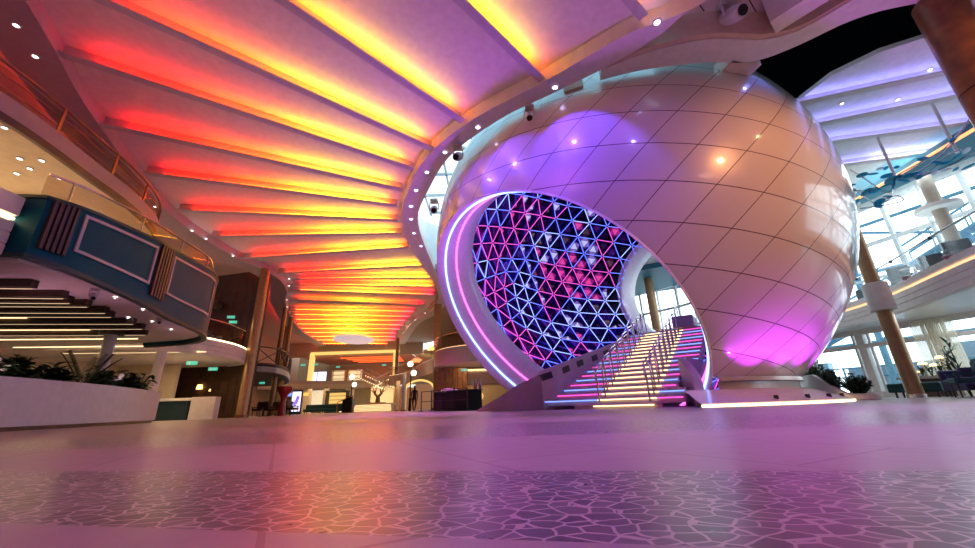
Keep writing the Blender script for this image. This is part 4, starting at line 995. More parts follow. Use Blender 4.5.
# lamp posts
def lamp_post(label, x, y, h, n=2):
    t = thing('lamp_post', label, 'lamp post', (x, y, 0))
    bm = B(); cyl(bm, (x, y, 0), (x, y, h), .055, .04, 12); cyl(bm, (x, y, 0), (x, y, .9), .11, .09, 12); obj('pole', bm, BLACK, t, smooth=True)
    for sg, z in ((-.06, h+.14), (.22, h-.55)):
        bm = B(); ball(bm, (x+sg, y, z), .21); obj('globe', bm, E_GLOBE, t, smooth=True)
    bm = B(); tube(bm, [(x, y, h-.9), (x+.18, y, h-.88), (x+.22, y, h-.74)], .03, 6); obj('arm', bm, BLACK, t)
lamp_post('dark lamp post with two round globes in the middle distance', -6.15, 30, 3.3)
lamp_post('dark lamp post with two globes left of the far steps', -12.95, 36.6, 3.0)
# slim pale columns right of the steps
for k, (x, Yd) in enumerate([(403, 31), (397, 36)]):
    p = aty(x, 411, Yd); t = thing('pale_column', ('slim pale lit column beside the lamp post', 'slim tan column right of the far steps')[k], 'column', (p.x, p.y, 0))
    bm = B(); cyl(bm, (p.x, p.y, 0), (p.x, p.y, 2.8), .17, seg=16); obj('shaft', bm, (WHITE, CREAM)[k], t, smooth=True); bm = B(); cyl(bm, (p.x, p.y, 0), (p.x, p.y, .1), .22, seg=16); obj('base', bm, BRONZE, t)
# mannequin-like person in the arch
def person(label, x, y, rz):
    t = thing('person', label, 'person', (x, y, 0))
    me = bpy.data.meshes.new('body'); Vv = []; Ee = []; Rr = []
    def v(p, r): Vv.append(p); Rr.append(r); return len(Vv)-1
    def e(a, b_): Ee.append((a, b_))
    pel = v((0, 0, .95), (.15, .11)); wst = v((0, 0, 1.10), (.13, .095)); ch = v((0, .01, 1.32), (.165, .11)); nk0 = v((0, 0, 1.46), (.085, .075)); nk = v((0, -.01, 1.53), (.055, .055)); h1 = v((0, -.02, 1.62), (.075, .088)); h2 = v((0, -.015, 1.70), (.07, .082)); h3 = v((0, -.01, 1.75), (.045, .05))
    for a, b_ in ((pel, wst), (wst, ch), (ch, nk0), (nk0, nk), (nk, h1), (h1, h2), (h2, h3)): e(a, b_)
    nose = v((0, -.115, 1.635), (.012, .016)); e(h1, nose)
    for s in (-1, 1):
        hip = v((s*.09, 0, .90), (.092, .095)); kn = v((s*.10, -.10*s-.02, .50), (.062, .065)); an = v((s*.11, .02-.22*s*-1 if s > 0 else -.16, .09), (.04, .045)); to = v((s*.12, (.24 if s > 0 else -.16)-.16, .035), (.04, .03))
        e(pel, hip); e(hip, kn); e(kn, an); e(an, to)
        sh = v((s*.19, 0, 1.41), (.062, .062)); el = v((s*.25, .03+.06*s, 1.13), (.043, .045)); wr_ = v((s*.26, -.06+.10*s, .88), (.028, .032)); pm = v((s*.265, -.08+.11*s, .81), (.022, .036))
        e(nk0, sh); e(sh, el); e(el, wr_); e(wr_, pm)
        for f in range(4):
            f1 = v((s*.265, -.115+.024*f+.11*s, .745+.004*abs(f-1.5)), (.009, .009)); f2 = v((s*.255, -.12+.024*f+.11*s, .70+.008*abs(f-1.5)), (.008, .008)); e(pm, f1); e(f1, f2)
        t1 = v((s*.25, -.125+.11*s, .80), (.01, .01)); t2 = v((s*.245, -.14+.11*s, .765), (.009, .009)); e(pm, t1); e(t1, t2)
    c, n_ = math.cos(rz), math.sin(rz)
    me.from_pydata([(x+p[0]*c-p[1]*n_, y+p[0]*n_+p[1]*c, p[2]) for p in Vv], Ee, [])
    o = bpy.data.objects.new('body', me); COL.objects.link(o); me.materials.append(CLOTHK)
    md = o.modifiers.new('skin', 'SKIN'); sk = me.skin_vertices[0].data
    for i, r in enumerate(Rr): sk[i].radius = r
    sk[0].use_root = True; md.use_smooth_shade = True
    ss = o.modifiers.new('sub', 'SUBSURF'); ss.levels = 1; ss.render_levels = 2
    o.parent = t; o.matrix_parent_inverse = Matrix.Translation(-t.location)
    bm = B(); ball(bm, (x, y+.015, 1.71), .098, (.9, 1.05, .95)); obj('hair', bm, HAIR, t, smooth=True)
    return t
p = aty(414, 411, 30); person('person in dark clothes standing in the lit archway right of the lamp post', p.x, 30, .5)
# arch behind the person
bm = B(); pth = []
for k in range(25):
    a = math.pi*k/24; pth.append((p.x+.1-1.15*math.cos(a), 31.6, 1.55+.75*math.sin(a)))
pth = [(p.x-1.05, 31.6, 0)]+pth+[(p.x+1.25, 31.6, 0)]; tube(bm, pth, .09, 6)
tag(obj('lit_arch', bm, E_YEL, smooth=True), 'glowing rounded archway behind the standing person', 'arch')
# right far balcony fascias
def arc_fascia(name, pts, zb, zt, label, led=True, back=1):
    pp = smooth_path(pts, 6); bm = B(); sweep(bm, pp, [(0, zb), (0, zt), (.12*back, zt), (.12*back, zb)])
    o = tag(obj(name, bm, mat('fascia_tan', (.52, .40, .34), .5), smooth=True), label, 'fascia')
    bm = B(); sweep(bm, pp, [(-.03*back, zt), (.05*back, zt), (.05*back, zt+.05), (-.03*back, zt+.05)]); obj('light_strip', bm, E_WARMS, o)
    return pp
r1 = arc_fascia('right_fascia', [(-11.4, 44), (-9.0, 41), (-7.2, 36.5), (-5.9, 33.0), (-4.8, 30.5), (-4.2, 29.2)], 2.65, 3.7, 'long curved tan balcony fascia on the right of the far hall')
r2 = arc_fascia('near_right_fascia', [(-4.0, 28.3), (-3.6, 26.0), (-2.6, 24.4), (-.8, 23.4), (2.5, 22.9)], 2.75, 3.75, 'curved tan balcony fascia just left of the sphere rim')
bm = B(); prism(bm, [(p.x+.1, p.y) for p in r1]+[(0, 30), (-4, 46)], 2.75, 3.25); struct('floor_right_balcony', bm, CREAM, 'balcony slab on the right of the far hall', 'balcony floor')
bm = B(); prism(bm, [(p.x+.1, p.y+.1) for p in r2]+[(2.5, 32), (-4.0, 30)], 2.8, 3.25); struct('floor_near_balcony', bm, CREAM, 'balcony slab behind the sphere rim', 'balcony floor')
bm = B(); sweep(bm, [V((-6.5, 47.5, 0)), V((-1.5, 36, 0)), V((1.5, 31.5, 0)), (V((9, 31, 0)))], [(0, 0), (.15, 0), (.15, 8.4), (0, 8.4)]); struct('wall_far_right', bm, mat('far_right_brown', (.22, .13, .075), .6), 'brown wall behind the right balconies', 'wall')
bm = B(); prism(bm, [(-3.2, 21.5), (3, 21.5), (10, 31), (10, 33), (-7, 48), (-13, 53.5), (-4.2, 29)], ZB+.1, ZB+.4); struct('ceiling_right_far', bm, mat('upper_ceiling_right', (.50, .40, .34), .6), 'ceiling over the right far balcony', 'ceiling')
for k, (a, lab) in enumerate(((r1, 'dark glass balustrade on the long right fascia'), (r2, 'glass balustrade on the fascia left of the sphere'))):
    t = thing('glass_balustrade', lab, 'balustrade', (a[8].x, a[8].y, 3.75)); bm = B(); sweep(bm, offset_path(a, .08), [(0, 3.7), (.012, 3.7), (.012, 4.6), (0, 4.6)]); obj('glass_panel', bm, GLASSB, t)
    bm = B(); tube(bm, [(p.x, p.y, 4.62) for p in offset_path(a, .08)], .03, 6); obj('rail', bm, STEEL, t)
p = aty(437, 411, 29.5); t = thing('bronze_column', 'tall slim bronze column left of the sphere', 'column', (p.x, 29.5, 0))
bm = B(); box(bm, (p.x, 29.5, 4.0), (.55, .55, 8.0)); obj('shaft', bm, BRONZE, t, bevel=.03); bm = B(); box(bm, (p.x, 29.5, .08), (.65, .65, .16)); obj('base', bm, BLACK, t)
p = aty(396, 380, 44); t = thing('dark_column', 'slim dark column beside the right jamb of the portal', 'column', (p.x, 44, 0)); bm = B(); cyl(bm, (p.x, 44, 0), (p.x, 44, 8), .2); obj('shaft', bm, BRONZE, t, smooth=True)
# timber panel and glazed room left of the sphere
bm = B()
for k in range(6): box(bm, (-3.4+.32*k, 26.3+.1*k, 1.35), (.29, .12, 2.7))
tag(obj('timber_screen', bm, WOODM), 'brown timber screen under the balcony left of the sphere rim', 'screen')
bm = B(); box(bm, (1.2, 27.6, 1.35), (6.0, .15, 2.7)); struct('wall_lounge', bm, mat('lounge_wall', (.42, .30, .16), .6), 'warm lounge wall left of the sphere', 'wall')
for k, x in enumerate((463, 471, 479)):
    p = aty(x, 396, 26.6); t = thing('wall_lamp', 'round warm wall lamp in the lounge, %s from the timber screen' % ORD[k], 'lamp', p); bm = B(); cyl(bm, p, (p.x, p.y+.08, p.z), .30, seg=20); obj('shade', bm, emis('wall_lamp_glow', (1, .62, .25), .9), t)
bm = B(); box(bm, (-.2, 27.4, 2.15), (3.4, .05, 1.0)); 
tag(obj('mirror_panel', bm, mat('mirror_warm', (.55, .48, .38), .1, .9)), 'long mirror high on the lounge wall', 'mirror')
# dark cloth-covered tables with stanchions and chairs
p0 = aty(440, 411, 21.5); p1 = aty(476, 409, 19.0)
t = thing('draped_table', 'long table under a black cloth left of the ramp wall', 'table', ((p0.x+p1.x)/2, 20.2, 0)); d = (V((p1.x, 19.0, 0))-V((p0.x, 21.5, 0)))
bm = B(); box(bm, ((p0.x+p1.x)/2, 20.25, .46), (d.length, .8, .92), math.atan2(d.y, d.x)); obj('cloth', bm, mat('black_cloth', (.012, .010, .016), .85, bump=.3, scale=8), t, bevel=.05)
bm = B(); box(bm, ((p0.x+p1.x)/2, 20.25, .94), (d.length+.06, .86, .05), math.atan2(d.y, d.x)); obj('tabletop', bm, mat('dark_top', (.04, .03, .05), .3), t, bevel=.02)
p = aty(449, 399, 20.5); bm = B(); ball(bm, (p.x, 20.5, .99), .3, (1.5, 1, .35)); tag(obj('folded_cloth', bm, PLANTERW, smooth=True), 'pale folded cloth lying on the black draped table', 'cloth')
for k, x in enumerate((475, 480)):
    p = aty(x, 391, 19.5); t = thing('bottle', ('pink tinted bottle on the black table, left one', 'pink tinted bottle on the black table, right one')[k], 'bottle', (p.x, 19.6, .97)); bm = B(); lathe(bm, [(0, 0), (.09, 0), (.09, .3), (.03, .42), (.03, .52), (0, .52)], (p.x, 19.6, .97), 14); obj('body', bm, mat('bottle_pink', (.5, .25, .4), .2), t, smooth=True)
t = thing('barrier_railing', 'black barrier railing in front of the draped table', 'railing', (p0.x-1, 22, 0)); a = V((p0.x-1.1, 22.0, 0)); b_ = V((p1.x-.4, 18.7, 0))
for k in range(5):
    q = a.lerp(b_, k/4); bm = B(); cyl(bm, (q.x, q.y, 0), (q.x, q.y, 1.05), .03, seg=8); cyl(bm, (q.x, q.y, 0), (q.x, q.y, .03), .14, seg=12); obj('post', bm, BLACK, t)
for z in (1.02, .5):
    bm = B(); tube(bm, [(a.x, a.y, z), (b_.x, b_.y, z)], .02, 6); obj('rail', bm, BLACK, t)
p = aty(431, 355, 30.6); t = thing('table_lamp', 'warm cone-shaped table lamp on the right balcony', 'lamp', (p.x, 30.6, 3.25))
bm = B(); cyl(bm, (p.x, 30.6, 4.55), (p.x, 30.6, 5.1), .28, .12, 16); obj('lamp_shade', bm, E_AMBER, t); bm = B(); cyl(bm, (p.x, 30.6, 3.25), (p.x, 30.6, 4.55), .03); obj('stand', bm, BLACK, t)
# ================================================================== RIGHT SIDE
ZR = 8.3
bm = B(); prism(bm, [(9.2, 20.4), (10.5, 18.9), (11.5, 16.6), (11.9, 14.1), (11.5, 12.0), (10.6, 10.3), (9.25, 8.85), (9.45, 8.0), (10.1, 7.3), (11.6, 6.55), (20.9, 4.9), (20.9, 5.4), (14.6, 25), (13.6, 28), (9.2, 32)], ZR, ZR+.12)
struct('ceiling_right', bm, mat('ceiling_daylit', (.80, .84, .82), .55), 'bright ceiling of the window side', 'ceiling')
BLUEF = emis('fin_led_violet', (.34, .33, 1), 8)
for k, (a, b_) in enumerate((((790, 104), (1010, 57)), ((803, 126), (1010, 84)), ((818, 143), (1010, 116)), ((838, 165), (960, 148)))):
    p, q = atz(*a, ZR-.26), atz(*b_, ZR-.26); d = q-p; ln = d.length
    t = tag(bpy.data.objects.new('ceiling_rib', None), 'slim violet-lit rib on the bright right ceiling, %s from the near edge' % ORD[k], 'ceiling rib', 'violet ceiling ribs'); COL.objects.link(t)
    t.location = p; t.rotation_euler = (0, 0, math.atan2(d.y, d.x))
    for nm, c, s, m in (('rib_board', (ln/2, .09, .015), (ln, .18, .03), CEIL), ('rib_web', (ln/2, .17, .13), (ln, .03, .26), CEIL), ('light_strip', (ln/2, .08, .055), (ln-.1, .04, .03), BLUEF)):
        bm = B(); box(bm, c, s); me = bpy.data.meshes.new(nm); bm.to_mesh(me); bm.free(); me.materials.append(m); o = bpy.data.objects.new(nm, me); COL.objects.link(o); o.parent = t
for k, (x, y) in enumerate([(808, 103), (842, 104), (898, 100), (930, 70), (836, 158)]):
    p = atz(x, y, ZR-.03); p.z = ZR-.03; downlight(tuple(p), 'tiny downlight in the bright right ceiling, %s of five' % ORD[k], 'right ceiling downlights', E_DOWN, .05)
# suspension poles
for k, (x, y, zl) in enumerate([(931, 102, 6.5), (876, 134, 6.7), (842, 164, 6.9)]):
    p = atz(x, y, ZR); bm = B(); cyl(bm, (p.x, p.y, zl), (p.x, p.y, ZR), .04, seg=12)
    tag(obj('suspension_pole', bm, WHITE, smooth=True), ('white pole hanging from the bright ceiling nearest the wooden column', 'white pole hanging from the bright ceiling, middle one', 'white pole hanging from the bright ceiling next to the sphere')[k], 'pole')
# big wooden column
t = thing('wooden_column', 'massive reddish wooden column at the top right, passing out of view', 'column', (9.75, 5.75, 0))
bm = B(); cyl(bm, (9.75, 5.75, 0), (9.75, 5.75, 5.6), .43, seg=40); cyl(bm, (9.75, 5.75, 5.63), (9.75, 5.75, 7.98), .43, seg=40); obj('shaft', bm, WOODM, t, smooth=True)
bm = B(); cyl(bm, (9.75, 5.75, 5.58), (9.75, 5.75, 5.65), .415, seg=40); obj('joint', bm, BLACK, t, smooth=True)
bm = B(); cyl(bm, (9.75, 5.75, 0), (9.75, 5.75, .18), .46, seg=40); obj('base', bm, BRONZE, t, smooth=True)
# ---- window wall
WL = [(20.7, 3.6), (20.05, 5.6), (19.35, 7.9), (18.65, 10.2), (17.95, 12.5), (17.25, 14.8), (16.55, 17.1), (15.85, 19.4), (15.15, 21.7), (14.45, 24.0), (13.5, 26.3), (11.8, 28.6), (9.6, 30.4), (7.1, 31.4)]
wallp = [V((*p, 0)) for p in WL]
def onwall(x, y):
    d = ray(x, y)
    for a, b_ in zip(wallp, wallp[1:]):
        e = b_-a; den = d.x*e.y-d.y*e.x
        if abs(den) < 1e-9: continue
        t = ((a.x)*e.y-(a.y)*e.x)/den; u = ((a.x)*d.y-(a.y)*d.x)/den
        if 0 <= u <= 1 and t > 0: return CAM+d*t
    return CAM+d*20
def wall_bar(bm, a, b_, z, h, w=.12):
    c = (a+b_)/2; d = b_-a; box(bm, (c.x, c.y, z), (d.length+.05, w, h), math.atan2(d.y, d.x))
bm = B()
for a, b_ in zip(wallp, wallp[1:]):
    for z, h in ((3.3, .3), (4.9, .10), (6.4, .16), (8.15, .4)): wall_bar(bm, a, b_, z, h)
    for u in (0, .5):
        c = a.lerp(b_, u); box(bm, (c.x, c.y, 5.75), (.13 if u == 0 else .08, .20, 5.2), math.atan2((b_-a).y, (b_-a).x))
struct('window_1', bm, WINF, 'tall gridded window wall on the right upper level', 'window')
bm = B()
for a, b_ in zip(wallp, wallp[1:]): wall_bar(bm, a, b_, 5.75, 5.1, .02)
obj('pane', bm, GLASS, bpy.data.objects['window_1'])
bm = B()
for a, b_ in zip(wallp, wallp[1:]):
    wall_bar(bm, a, b_, .12, .24, .2); wall_bar(bm, a, b_, 2.15, .16, .2); wall_bar(bm, a, b_, 2.78, .26, .2)
    c = a; box(bm, (c.x, c.y, 1.4), (.28, .28, 2.8), math.atan2((b_-a).y, (b_-a).x))
    for u in (.12, .88):
        c = a.lerp(b_, u); box(bm, (c.x, c.y, 1.4), (.08, .1, 2.8), math.atan2((b_-a).y, (b_-a).x))
struct('window_2', bm, mat('window_frame_tan', (.70, .68, .66), .45), 'lower windows with broad frames on the right', 'window')
bm = B()
for a, b_ in zip(wallp, wallp[1:]): wall_bar(bm, a, b_, 1.4, 2.7, .02)
obj('pane', bm, GLASS, bpy.data.objects['window_2'])
# outside: deck, blue steel stairs and frames
bm = B(); prism(bm, [(21.2, 0), (60, 0), (60, 60), (8, 60), (8, 32.5), (12.5, 29.2), (14.6, 26), (20.6, 6)], -.4, -.1); struct('ground_outside', bm, DECKG, 'pale outside deck beyond the windows', 'deck')
bm = B()
for (x, y, w_, z0, z1) in ((19.6, 19.4, 3.2, 0, 1.5), (20.6, 16.0, 2.2, .2, 2.2), (21.6, 12.6, 2.6, 0, 1.3), (18.6, 23.0, 2.4, .1, 1.9), (22.8, 8.6, 3.0, 0, 1.7)): box(bm, (x, y, (z0+z1)/2-.05), (.4, w_, z1-z0), .29)
struct('wall_outside', bm, mat('outside_panel_blue', (.50, .68, .80), .5), 'pale blue steel panels on the outside deck', 'panel')
bm = B()
for z in (.55, 1.0, 1.45): tube(bm, [(17.4, 25.5, z), (23.6, 6.0, z)], .04, 5)
for k in range(14): q = V((17.4, 25.5, 0)).lerp(V((23.6, 6.0, 0)), k/13); tube(bm, [(q.x, q.y, -.1), (q.x, q.y, 1.5)], .05, 5)
tag(obj('outside_railing', bm, EXTB), 'blue steel railing outside the lower windows', 'railing')
def ext_stair(label, a, b_, z0, z1, wd=1.4):
    a, b_ = V((*a, z0)), V((*b_, z1)); d = b_-a; n_ = V((-d.y, d.x, 0)).normalized()*wd/2
    t = thing('outside_staircase', label, 'staircase', (a.x, a.y, z0))
    for s in (-1, 1):
        bm = B(); q0, q1 = a+n_*s, b_+n_*s; tube(bm, [q0, q1], .16, 4); obj('stringer', bm, EXTB, t)
        bm = B(); tube(bm, [q0+V((0, 0, 1)), q1+V((0, 0, 1))], .05, 6)
        for k in range(9):
            c = q0.lerp(q1, k/8); tube(bm, [c, c+V((0, 0, 1))], .03, 5)
        obj('railing', bm, EXTB, t)
    bm = B()
    for k in range(16):
        c = a.lerp(b_, (k+.5)/16); box(bm, c, (.35, wd, .06), math.atan2(d.y, d.x))
    obj('treads', bm, EXTB, t)
ext_stair('blue steel outside staircase seen through the window wall', (17.6, 21.0), (22.0, 13.0), 2.6, 6.6)
ext_stair('blue steel outside staircase higher up at the right', (20.0, 17.0), (24.4, 9.4), 5.6, 9.6)
t = thing('outside_frame', 'blue steel framework standing outside the window wall', 'frame', (26, 18, 0))
FR = [(16.6, 23.5), (18.7, 18.4), (20.9, 13.3), (23.1, 8.2)]
for k, (x, y) in enumerate(FR):
    bm = B(); cyl(bm, (x, y, -.1), (x, y, 11), .14, seg=10); obj('post', bm, EXTB, t)
for z in (2.5, 5.8, 8.2):
    bm = B(); tube(bm, [(*FR[0], z), (*FR[3], z)], .09, 5); obj('beam', bm, EXTB, t)
bm = B()
for k in range(3):
    p_ = FR; tube(bm, [(*p_[k], 2.5), (*p_[k+1], 5.8)], .07, 5); tube(bm, [(*p_[k], 8.2), (*p_[k+1], 5.8)], .07, 5)
obj('brace', bm, EXTB, t)
bm = B(); prism(bm, [(20.7, 3.6), (21.0, 3.6), (21.0, -10), (20.7, -10)], 0, 8.4); struct('wall_right_blocker', bm, WHITE, 'added unseen wall before the window wall, blocking sky light', 'wall')  # unseen wall, added to keep sky light out on this side
bm = B(); prism(bm, [(-40, -10), (21, -10), (21, -10.3), (-40, -10.3)], 0, 8.6); struct('wall_behind_blocker', bm, mat('wall_mauve', (.5, .42, .45), .6), 'added unseen wall behind the viewpoint, blocking sky light', 'wall')  # added out of view to stop sky light from the rear
bm = B(); prism(bm, [(14, 6.1), (20.9, 4.9), (20.9, -10.2), (14, -10.2)], 8.44, 8.56); prism(bm, [(-40, -3), (14, -2), (14, -10.2), (-40, -10.2)], 8.4, 8.55); struct('ceiling_behind', bm, CEIL, 'ceiling behind the viewpoint', 'ceiling')
# ---- right balcony
R2 = smooth_path([(12.2, 3.5), (11.9, 5.5), (12.0, 7.5), (12.4, 9.0), (13.0, 10.5), (13.65, 12.0), (14.2, 13.6), (14.5, 15.5), (14.3, 17.8), (13.4, 20.5), (12.2, 22.6), (10.8, 24.6)], 6)
bm = B(); prism(bm, [(p.x+.05, p.y) for p in R2]+[(9.4, 29.8), (11.6, 28.4), (13.4, 26.2), (14.4, 23.9), (20.5, 3.6)], 2.86, 3.5); struct('floor_upper_right', bm, mat('soffit_pale', (.72, .74, .74), .25), 'pale slab of the right balcony', 'balcony floor')
bm = B(); sweep(bm, R2, [(-.10, 2.74), (-.10, 2.92), (-.07, 2.94), (-.10, 2.96), (-.10, 3.10), (-.07, 3.12), (-.10, 3.14), (-.10, 3.30), (-.02, 3.33), (-.02, 3.39), (-.10, 3.42), (-.10, 3.60), (.15, 3.60), (.15, 2.74)])
rf = tag(obj('grooved_fascia', bm, WHITE), 'curved white grooved balcony fascia on the right with a peach light line', 'fascia')
bm = B(); sweep(bm, R2, [(-.06, 3.335), (-.03, 3.335), (-.03, 3.385), (-.06, 3.385)]); obj('light_strip', bm, emis('led_peach', (1, .56, .28), 1.5), rf)
gr = thing('glass_balustrade', 'clear glass balustrade with a thin rail on the right balcony', 'balustrade', (13.7, 12, 3.8))
bm = B(); sweep(bm, offset_path(R2, .05), [(0, 3.6), (.012, 3.6), (.012, 4.40), (0, 4.40)]); obj('glass_panel', bm, GLASS, gr)
bm = B(); tube(bm, [(p.x, p.y, 4.42) for p in offset_path(R2, .05)], .025, 6); obj('rail', bm, STEEL, gr, smooth=True)
R2L = plen(R2)
for s in (3, 5, 7, 9, 11, 13, 15):
    i = min(range(len(R2L)), key=lambda j: abs(R2L[j]-s)); p = R2[i]; bm = B(); box(bm, (p.x+.05, p.y, 4.40), (.06, .06, .1)); obj('clip', bm, BLACK, gr)
# right bronze column with white collar
cp = aty(915, 392, 12.2)
t = thing('bronze_column', 'thick bronze column with a white collar right of the sphere', 'column', (cp.x, 12.2, 0))
cx, cy = cp.x, 12.2
bm = B(); cyl(bm, (cx, cy, 0), (cx, cy, 8.28), .20, seg=32); obj('shaft', bm, BRONZE, t, smooth=True)
bm = B(); cyl(bm, (cx, cy, 2.70), (cx, cy, 3.62), .33, seg=36); obj('collar', bm, WHITE, t, smooth=True, bevel=.02)
bm = B(); cyl(bm, (cx, cy, 0), (cx, cy, .10), .23, seg=32); obj('base', bm, STEEL, t, smooth=True)
# inner column with a disc capital
p = aty(938, 208, 12.6); t = thing('tan_column', 'tan column with a flat white disc in front of the upper windows', 'column', (p.x, p.y, 3.2))
bm = B(); cyl(bm, (p.x, p.y, 3.5), (p.x, p.y, 8.25), .20, seg=24); obj('shaft', bm, mat('column_tan', (.48, .40, .33), .4), t, smooth=True)
bm = B(); cyl(bm, (p.x, p.y, p.z-.08), (p.x, p.y, p.z+.08), .62, seg=36); obj('disc', bm, WHITE, t, smooth=True, bevel=.02)
# teal soffit with orange edge
tl = [atz(x, y, 7.7) for x, y in ((856, 199), (905, 170), (985, 122), (1000, 146), (920, 178), (862, 204))]
bm = B(); prism(bm, [(q.x, q.y) for q in tl], 7.7, 7.9); ts = struct('ceiling_teal', bm, mat('teal_soffit', (.03, .17, .24), .5), 'teal soffit above the upper windows', 'ceiling')
bm = B(); tube(bm, [tl[0]-V((0, 0, .02)), tl[1]-V((0, 0, .02)), tl[2]-V((0, 0, .02))], .05, 6); obj('light_strip', bm, emis('led_orange', (1, .35, .12), 2.2), ts)
# ---- glass disc mobile
def mob(x, y): 
    px, py = 840+x/6.09, 120+y/6.09; return aty(px, py, 10.3-2.1*x/822)
mobt = thing('disc_mobile', 'hanging mobile of blue and clear glass discs on curved wires', 'mobile', tuple(mob(400, 330)))
discs = [(135, 335, 28, 0), (200, 328, 26, 0), (285, 340, 30, 0), (310, 365, 34, 0), (505, 237, 26, 0), (160, 440, 32, 0), (208, 430, 26, 0), (280, 398, 34, 0), (600, 262, 30, 0), (645, 262, 26, 0), (710, 225, 30, 0), (785, 282, 34, 0), (680, 122, 18, 0), (770, 185, 22, 1),
         (345, 287, 14, 0), (245, 297, 18, 1), (420, 335, 26, 0), (455, 333, 24, 0), (385, 368, 30, 0), (440, 365, 18, 1), (485, 350, 20, 0), (705, 300, 16, 0), (645, 302, 24, 1), (75, 395, 16, 0), (80, 428, 16, 0), (100, 497, 22, 0), (235, 530, 18, 0), (290, 465, 22, 0), (240, 500, 30, 0), (355, 340, 20, 0), (280, 293, 14, 0), (120, 432, 18, 1), (520, 322, 22, 1), (580, 320, 18, 1)]
random.seed(11)
for x, y, r, k in discs:
    p = mob(x, y); rr = r/6.09/FPX*(p-CAM).dot(Fv)
    bm = B(); mt = Matrix.Translation(p) @ Matrix.Rotation(random.uniform(-.5, .5), 4, 'X') @ Matrix.Rotation(random.uniform(-.4, .4), 4, 'Y')
    lathe(bm, [(0, -.03), (rr*.6, -.025), (rr*.96, -.008), (rr, 0), (rr*.96, .008), (rr*.6, .025), (0, .03)], (0, 0, 0), 24); bmesh.ops.transform(bm, matrix=mt, verts=bm.verts[:])
    obj('glass_disc', bm, (DISC, DISC2)[k], mobt, smooth=True)
for wp_ in ([(60, 300), (140, 350), (280, 440), (330, 400), (340, 345), (470, 270), (640, 170), (760, 30), (830, -60)], [(70, 400), (200, 500), (300, 480), (340, 360), (480, 310), (640, 190), (790, 10)], [(340, 350), (430, 350), (520, 330), (680, 270), (780, 215), (880, 190)], [(120, 540), (260, 520), (360, 500), (385, 480), (340, 460), (250, 490)], [(340, 345), (520, 320), (660, 210), (740, 180)]):
    bm = B(); tube(bm, [tuple(q) for q in smooth_path([tuple(mob(*q)) for q in wp_], 5)], .018, 5); obj('wire', bm, STEEL, mobt, smooth=True)
# ---- chairs and table on the right balcony
def on_edge(x, off):
    """point on the balcony, off metres behind its edge, in the direction of picture column x at mid height"""
    d = ray(x, 270); pp = offset_path(R2, off)
    for a, b_ in zip(pp, pp[1:]):
        e = b_-a; den = d.x*e.y-d.y*e.x; t = (a.x*e.y-a.y*e.x)/den; u = (a.x*d.y-a.y*d.x)/den
        if 0 <= u <= 1 and t > 0: return CAM+d*t
GREYC = mat('chair_grey', (.12, .16, .18), .6)
for k, (x, of, rz) in enumerate([(898, .75, 2.2), (934, .75, -1.0), (972, .8, -.7)]):
    p = on_edge(x, of); armchair(('grey armchair on the right balcony next to the bronze column', 'grey armchair on the right balcony right of the round white table', 'grey armchair on the right balcony below the disc column')[k], (p.x, p.y, 3.5), rz, GREYC, 1.0)
p = on_edge(915, 1.0); t = thing('round_table', 'round white table on the right balcony between the grey chairs', 'table', (p.x, p.y, 3.5)); c = (p.x, p.y)
bm = B(); cyl(bm, (*c, 4.22), (*c, 4.26), .42, seg=32); obj('tabletop', bm, WHITE, t); bm = B(); cyl(bm, (*c, 3.52), (*c, 4.22), .04); obj('stem', bm, STEEL, t); bm = B(); cyl(bm, (*c, 3.5), (*c, 3.53), .3, seg=24); obj('base', bm, STEEL, t)
p = on_edge(958, 1.9); bm = B(); box(bm, (p.x, p.y, 3.95), (1.5, .6, .9), -.9); tag(obj('banquette', bm, GREYC, bevel=.06), 'grey upholstered banquette on the right balcony in front of the windows', 'seat')
p = on_edge(853, .9); bm = B(); box(bm, (p.x+.2, p.y+.1, 3.85), (.9, .5, .7), .8); tag(obj('banquette', bm, GREYF, bevel=.06), 'dark grey banquette on the right balcony beside the sphere edge', 'seat')
for k, (x, y) in enumerate([(957, 249), (906, 284)]):
    q = on_edge(x, 0)
    bm = B(); ball(bm, (q.x-.02, q.y, 3.63), .20, (1, .6, .35)); t = tag(obj('petal_lamp', bm, mat('petal_pink', (.42, .25, .33), .5), smooth=True), ('pink rounded cap on the right fascia farther right', 'pink rounded cap on the right fascia near the bronze column')[k], 'ornament')
# ---- lower lounge right: curtains, sofas, lamps, planters
for k, (x0, x1) in enumerate(((924, 946), (946, 970))):
    a, b_ = onwall(x0, 350), onwall(x1, 350); inn = V((-.95, -.29, 0))*.35; a = V((a.x, a.y, 0))+inn; b_ = V((b_.x, b_.y, 0))+inn
    n_ = V((b_.y-a.y, -(b_.x-a.x), 0)).normalized(); pth = [a.lerp(b_, j/60)+n_*.022*math.sin(j*.9) for j in range(61)]
    bm = B(); lo_ = [bm.verts.new((q.x, q.y, .08)) for q in pth]; hi_ = [bm.verts.new((q.x, q.y, 2.8)) for q in pth]
    for j in range(60): bm.faces.new((lo_[j], lo_[j+1], hi_[j+1], hi_[j]))
    tag(obj('sheer_curtain', bm, CURT, smooth='all'), ('cream floor-length curtain at the lower windows, left panel', 'cream floor-length curtain at the lower windows, right panel')[k], 'curtain')
p0, p1 = aty(893, 391, 13.2), aty(948, 390, 12.0)
d = V((p1.x-p0.x, -1.2, 0)); bench('long dark teal bench in front of the lower windows', ((p0.x+p1.x)/2, 12.6, 0), d.length, math.atan2(d.y, d.x), back=False)
